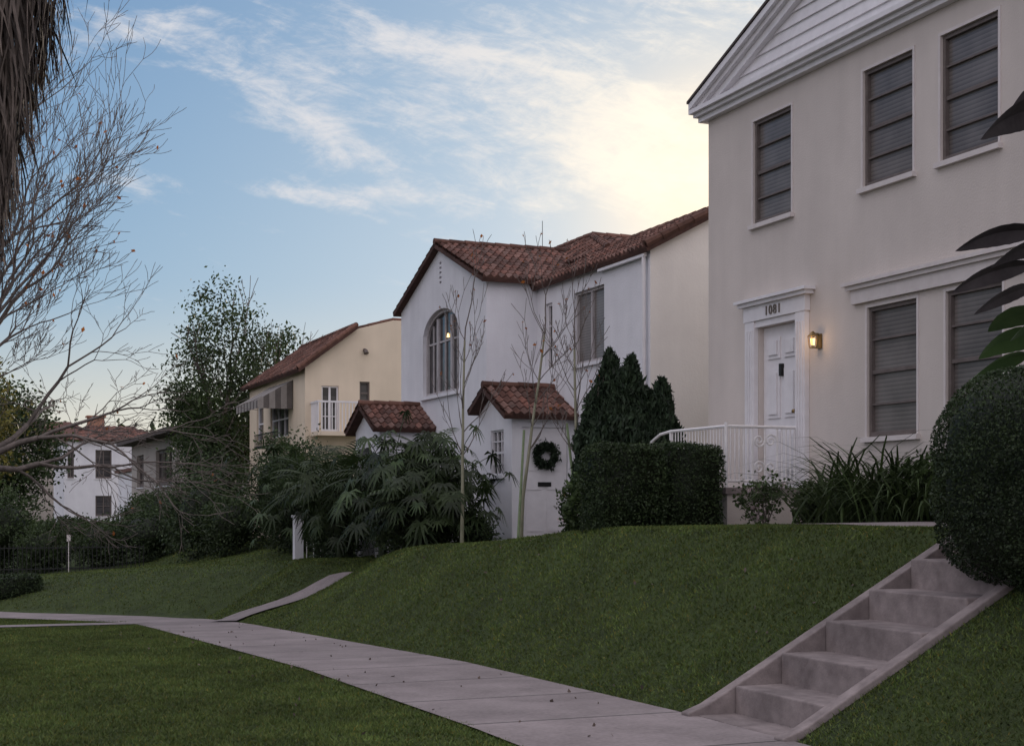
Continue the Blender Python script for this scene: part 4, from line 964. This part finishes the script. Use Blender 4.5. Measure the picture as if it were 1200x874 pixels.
crown_tree('garden_tree', 'dark bushy tree rising behind the cream house roof', (12.3, 53.5, 0.1), 8.0, 1.3, 0.15, 32, 40, 80, 0.5, 0.16, 'leaf', 0.5)
crown_tree('street_tree', 'dark leafy street tree beside distant lawn', (3.0, 64.5, H(3.4, 64.5)), 7.4, 2.3, 0.22, 33, 120, 130, 0.9, 0.2, 'leaf', 0.2)
crown_tree('street_tree', 'yellowing leafy street tree beyond the lawn', (1.0, 58, H(1.2, 58)), 8.2, 2.2, 0.2, 34, 80, 110, 0.9, 0.18, 'yleaf', 0.35)
crown_tree('street_tree', 'dark leafy tree behind the bungalow', (14.5, 80, 0.4), 8.0, 2.2, 0.2, 35, 60, 100, 0.9, 0.22, 'leaf', 0.4)
q = Q()
for i in range(420):
    x = RG.uniform(-60, 60); y = RG.uniform(135, 175); zz_ = RG.uniform(0, 7.0); k = 60
    q.leaves(np.array([x, y, zz_]) + RG.normal(size=(k, 3))*np.array([2.2, 2, 1.2]), 0.9, RG.uniform(0.5, 1.2)*RG.uniform(0.7, 1.3, k), 0.6)
ob = put('treeline', q.mesh('treeline', ['leaf'])); ob['kind'] = 'stuff'; mark(ob, 'distant dark mass of street trees', 'trees')

rng = random.Random(77); segs = []; tips = []
bx, by = 0.25, 27.0; bz = H(bx, by)
p = Vector((bx, by, bz)); d = Vector((0.02, 0, 1))
for i in range(5):
    p2 = p + Vector((rng.gauss(0.03, 0.03), rng.gauss(0, 0.03), 0.66)); segs.append((tuple(p), tuple(p2), 0.24-0.015*i, 0.225-0.015*i)); p = p2
nt = len(segs)
for i in range(6):
    a = 6.283*i/6 + 0.3
    grow(segs, tips, p, Vector((math.cos(a)*0.55, math.sin(a)*0.55, 0.95)), 1.90, 0.10, 6, rng, 0.40, 0.12, (2, 2), 4, 0.13, 0.72, 0.765, 0.36)
for (dx, dy_) in ((0.10, 0), (0.32, -0.1), (0.2, 0.25)):
    grow(segs, tips, p, (dx, dy_, 1), 3.0, 0.12, 6, rng, 0.36, 0.14, (2, 2), 5, 0.10, 0.72, 0.755, 0.34)
# drooping low side branches
for i in range(3):
    a = -0.5 + i*0.5
    grow(segs, tips, p - Vector((0, 0, 0.5)), Vector((math.cos(a), math.sin(a), 0.25)), 1.7, 0.07, 5, rng, 0.45, 0.02, (2, 2), 4, 0.14, 0.72, 0.74, 0.36)
bt = thing('bare_tree', 'large leafless street tree with spreading twigs and a few orange leaves', 'tree', (bx, by, bz))
q = Q(); q.tubes(segs[:nt], 10); put('trunk', q.mesh('trunk', ['bark'], True), bt)
q = Q(); q.tubes([(a_, b_, max(c_, 0.005), max(d_, 0.004)) for a_, b_, c_, d_ in segs[nt:]], 4); T = np.array(tips)
k = RG.choice(len(T), min(len(T), 360)); q.leaves(T[k], 0.10, RG.uniform(0.5, 1.2, len(k)), 0.6, mat=1)
put('crown', q.mesh('crown', ['bark', 'orange']), bt)

px_, py_ = 0.20, 14.9; pz = H(px_, py_)
pt = thing('palm_tree', 'tall fan palm trunk with shaggy skirt of dead brown fronds', 'tree', (px_, py_, pz))
m = MB(); m.tube((px_, py_, pz), (px_, py_, 10.5), 0.24, 0.22, 14); put('trunk', m.mesh('trunk', ['bark'], True), pt)
m = MB(); rng = random.Random(9)
for i in range(6500):
    zt_ = rng.uniform(4.40, 9.5); a = rng.uniform(0, 6.283); L = rng.uniform(0.3, 0.9)
    Rm = min(1.08, 0.50 + 0.24*(zt_-4.4)); R0 = Rm*rng.uniform(0.72, 1.02)*(1 + 0.08*math.sin(a*3+zt_*2))
    p = Vector((px_ + math.cos(a)*R0, py_ + math.sin(a)*R0, zt_)); d = Vector((math.cos(a)*0.15, math.sin(a)*0.15, -0.9)); pts = [p.copy()]
    for k in range(3):
        d = (d + Vector((rng.gauss(-math.cos(a)*0.08, 0.16), rng.gauss(-math.sin(a)*0.08, 0.16), -0.3))).normalized(); p = p + d*L/3; pts.append(p.copy())
    w = rng.uniform(0.008, 0.022)
    m.strip(pts, [w, w, w*0.8, 0.003], (-math.sin(a), math.cos(a), rng.gauss(0, 0.3)), 0, rng.uniform(0.35, 1.5), rng.uniform(-0.6, 0.6))
m.tube((px_, py_, 4.1), (px_, py_, 5.4), 0.3, 0.5, 14, 0, 0.3); m.tube((px_, py_, 5.4), (px_, py_, 9.5), 0.5, 0.75, 14, 0, 0.3)
put('frond_skirt', m.mesh('frond_skirt', ['deadleaf'], fix=False), pt)

x, y = 7.9, 32.4; z = H(x, y); m = MB(); m.box(x-0.10, x+0.10, y-0.10, y+0.10, z-0.1, z+0.95); m.box(x-0.13, x+0.13, y-0.13, y+0.13, z+0.951, z+1.0)
mark(put('gate_post', m.mesh('gate_post', ['white']), None, (x, y, z)), 'white stucco gate post with flat cap among shrubs', 'gate post')
m = MB(); z = H(8.4, 31.4)
m.tube((8.05, 32.2, z+0.9), (9.3, 31.1, z+1.4), 0.02, 0.02)
for i in range(10): m.tube((8.05+i*0.13, 32.2-i*0.115, z-0.1), (8.05+i*0.13, 32.2-i*0.115, z+0.9+i*0.05), 0.01, 0.01, 5)
mark(put('handrail', m.mesh('handrail', ['iron']), None, (8.4, 31.4, z)), 'white iron handrail beside the garden gate post', 'railing')
m = MB(); z = H(3.6, 43)
for i in range(34): m.tube((2.0+i*0.12, 43.3, z-0.05), (2.0+i*0.12, 43.3, z+0.85), 0.014, 0.014, 4)
for zz_ in (0.15, 0.75): m.box(2.0, 5.96, 43.29, 43.31, z+zz_, z+zz_+0.03)
mark(put('iron_fence', m.mesh('iron_fence', ['blackiron']), None, (4, 43.3, z)), 'low black iron picket fence on the lawn', 'fence')
m = MB(); z = H(3.7, 41.5); m.tube((3.7, 41.5, z), (3.7, 41.5, z+0.95), 0.012, 0.012, 6); m.box(3.65, 3.75, 41.47, 41.49, z+0.88, z+1.06)
mark(put('lawn_sign', m.mesh('lawn_sign', ['trimpink']), None, (3.7, 41.5, z)), 'small white sign on a thin post', 'sign')
n = 150; X = RG.uniform(2.5, 8, n); Y = RG.uniform(8.5, 26, n)
kp = ~((Y > 8.1) & (Y < 9.7) & (X > 5.3)); X = X[kp]; Y = Y[kp]
q = Q(); q.leaves(np.stack([X, Y, hfun(X, Y)+0.03], -1), 0.045, RG.uniform(0.5, 1.3, len(X)), 0.6)
ob = put('fallen_leaves', q.mesh('fallen_leaves', ['deadleaf'])); ob['kind'] = 'stuff'; mark(ob, 'scattered dry brown leaves on walk and lawn', 'leaves')

# ------------------------------------------------------------------ camera, sun, sky
cam = bpy.data.cameras.new('camera'); co = bpy.data.objects.new('camera', cam); COL.objects.link(co)
co.location = (0, 0, 1.6); co.rotation_euler = (math.radians(90), 0, math.radians(-22.09))
cam.sensor_width = 36; cam.lens = 51.0; cam.shift_y = 0.1275; cam.clip_end = 2000; cam.clip_start = 0.1
scn.camera = co
az = math.radians(30.5); el = math.radians(12.0)
sd = Vector((math.sin(az)*math.cos(el), math.cos(az)*math.cos(el), math.sin(el)))
sl = bpy.data.lights.new('sun', 'SUN'); sl.energy = 2.5; sl.angle = math.radians(0.5); sl.color = (1, 0.86, 0.68)
so = bpy.data.objects.new('sun', sl); so.rotation_euler = sd.to_track_quat('Z', 'Y').to_euler(); COL.objects.link(so)

w = bpy.data.worlds.new('World'); scn.world = w; w.use_nodes = True
nt = w.node_tree; N = nt.nodes; L = nt.links; N.clear()
out = N.new('ShaderNodeOutputWorld'); bg = N.new('ShaderNodeBackground'); bg.inputs[1].default_value = 0.10
sky = N.new('ShaderNodeTexSky'); sky.sky_type = 'NISHITA'; sky.sun_disc = False; sky.sun_elevation = el; sky.sun_rotation = az
sky.air_density = 1.0; sky.dust_density = 0.6; sky.ozone_density = 2.0
tc = N.new('ShaderNodeTexCoord')
def mth(op, a, b=None, c=None):
    n = N.new('ShaderNodeMath'); n.operation = op
    for i, v in enumerate((a, b, c)):
        if v is None: continue
        if isinstance(v, (int, float)): n.inputs[i].default_value = v
        else: L.new(v, n.inputs[i])
    return n.outputs[0]
def vth(op, a, b):
    n = N.new('ShaderNodeVectorMath'); n.operation = op
    for i, v in enumerate((a, b)):
        if isinstance(v, tuple): n.inputs[i].default_value = v
        else: L.new(v, n.inputs[i])
    return n.outputs[0]
def mapr(v, a, b, c, d, smooth=True):
    n = N.new('ShaderNodeMapRange'); n.interpolation_type = 'SMOOTHSTEP' if smooth else 'LINEAR'
    n.inputs[1].default_value = a; n.inputs[2].default_value = b; n.inputs[3].default_value = c; n.inputs[4].default_value = d
    L.new(v, n.inputs[0]); return n.outputs[0]
def mixc(f, a, b):
    n = N.new('ShaderNodeMix'); n.data_type = 'RGBA'; L.new(f, n.inputs['Factor'])
    for i, v in ((6, a), (7, b)):
        if isinstance(v, tuple): n.inputs[i].default_value = (*v, 1)
        else: L.new(v, n.inputs[i])
    return n.outputs[2]
def dot(vec):
    n = N.new('ShaderNodeVectorMath'); n.operation = 'DOT_PRODUCT'; L.new(tc.outputs['Generated'], n.inputs[0]); n.inputs[1].default_value = vec; return n.outputs['Value']
dF = dot((0.376, 0.9266, 0)); dZ = dot((0, 0, 1))
fw_ = mth('MAXIMUM', dF, 0.05); U = mth('DIVIDE', dot((0.9266, -0.376, 0)), fw_); Vv = mth('DIVIDE', dZ, fw_)
def blob(u0, v0, a, b, ang=0):
    ca, sa = math.cos(ang), math.sin(ang)
    du = mth('SUBTRACT', U, u0); dv = mth('SUBTRACT', Vv, v0)
    x = mth('DIVIDE', mth('ADD', mth('MULTIPLY', du, ca), mth('MULTIPLY', dv, sa)), a)
    y = mth('DIVIDE', mth('SUBTRACT', mth('MULTIPLY', dv, ca), mth('MULTIPLY', du, sa)), b)
    return mth('EXPONENT', mth('MULTIPLY', mth('ADD', mth('MULTIPLY', x, x), mth('MULTIPLY', y, y)), -1.0))
def streak(ang, sa_, sb_, seed, det=8, dist=0.6, rough=0.62):
    cb = N.new('ShaderNodeCombineXYZ'); ca, sn = math.cos(ang), math.sin(ang)
    L.new(mth('MULTIPLY', mth('ADD', mth('MULTIPLY', U, ca), mth('MULTIPLY', Vv, sn)), sa_), cb.inputs[0])
    L.new(mth('MULTIPLY', mth('SUBTRACT', mth('MULTIPLY', Vv, ca), mth('MULTIPLY', U, sn)), sb_), cb.inputs[1]); cb.inputs[2].default_value = seed
    n = N.new('ShaderNodeTexNoise'); n.inputs['Scale'].default_value = 1; n.inputs['Detail'].default_value = det; n.inputs['Roughness'].default_value = rough; n.inputs['Distortion'].default_value = dist
    L.new(cb.outputs[0], n.inputs['Vector']); return n.outputs['Fac']
s1 = streak(math.radians(-22), 7, 24, 1.3); s2 = streak(math.radians(-10), 14, 48, 4.1, rough=0.7); s3 = streak(math.radians(12), 30, 60, 8.7, rough=0.7)
cov = mth('ADD', mth('MULTIPLY', blob(0.01, 0.285, 0.16, 0.055, math.radians(-10)), 0.58), mth('MULTIPLY', blob(0.09, 0.225, 0.08, 0.045, math.radians(-15)), 0.52))
cov = mth('ADD', cov, mth('MULTIPLY', blob(-0.145, 0.265, 0.13, 0.017, math.radians(-28)), 0.52))
cov = mth('ADD', cov, mth('MULTIPLY', blob(-0.15, 0.216, 0.12, 0.010, math.radians(-4)), 0.58))
cov = mth('ADD', cov, mth('MULTIPLY', blob(-0.25, 0.33, 0.10, 0.02, math.radians(10)), 0.20))
cov = mth('ADD', cov, mth('MULTIPLY', blob(0.12, 0.34, 0.10, 0.03), 0.30))
nz = mth('ADD', mth('MULTIPLY', s1, 0.45), mth('ADD', mth('MULTIPLY', s2, 0.33), mth('MULTIPLY', s3, 0.22)))
raw = mth('ADD', cov, mth('MULTIPLY', mth('SUBTRACT', nz, 0.5), 3.6))
cl = mapr(raw, 0.14, 0.90, 0, 0.95)
ds = dot(tuple(sd)); dsm = mth('MAXIMUM', ds, 0.0)
ccol = mixc(mth('POWER', dsm, 110.0), (7.7, 7.6, 7.8), (12.6, 11.2, 8.9))
x = vth('MULTIPLY', sky.outputs[0], (0.070, 0.112, 0.185))
x = vth('DIVIDE', x, vth('ADD', x, (1.0, 1.0, 1.0)))
x = vth('MULTIPLY', x, (10.3, 10.4, 10.8))
x = mixc(mth('MULTIPLY', mapr(Vv, 0.0, 0.16, 0.75, 0.0), mapr(dF, 0.0, 0.5, 0, 1)), x, (9.2, 8.1, 6.3))
glow = mth('MULTIPLY', mth('POWER', dsm, 260.0), 0.9)
x = mixc(glow, x, (13.4, 11.0, 8.0))
x = mixc(mth('MULTIPLY', cl, mth('GREATER_THAN', dF, 0.06)), x, ccol)
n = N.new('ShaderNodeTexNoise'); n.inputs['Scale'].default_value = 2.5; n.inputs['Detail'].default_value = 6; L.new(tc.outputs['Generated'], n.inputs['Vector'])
fill_sky = mth('MAXIMUM', mapr(dZ, 0.38, 0.62, 0, 1), mth('SUBTRACT', 1.0, mapr(dF, -0.35, 0.25, 0, 1)))  # added bright sky overhead and behind the camera, fills the shaded fronts
fill_col = mixc(mapr(n.outputs['Fac'], 0.3, 0.7, 0, 1), (7.9, 7.8, 9.4), (11.9, 11.2, 11.9))
x = mixc(fill_sky, x, fill_col)
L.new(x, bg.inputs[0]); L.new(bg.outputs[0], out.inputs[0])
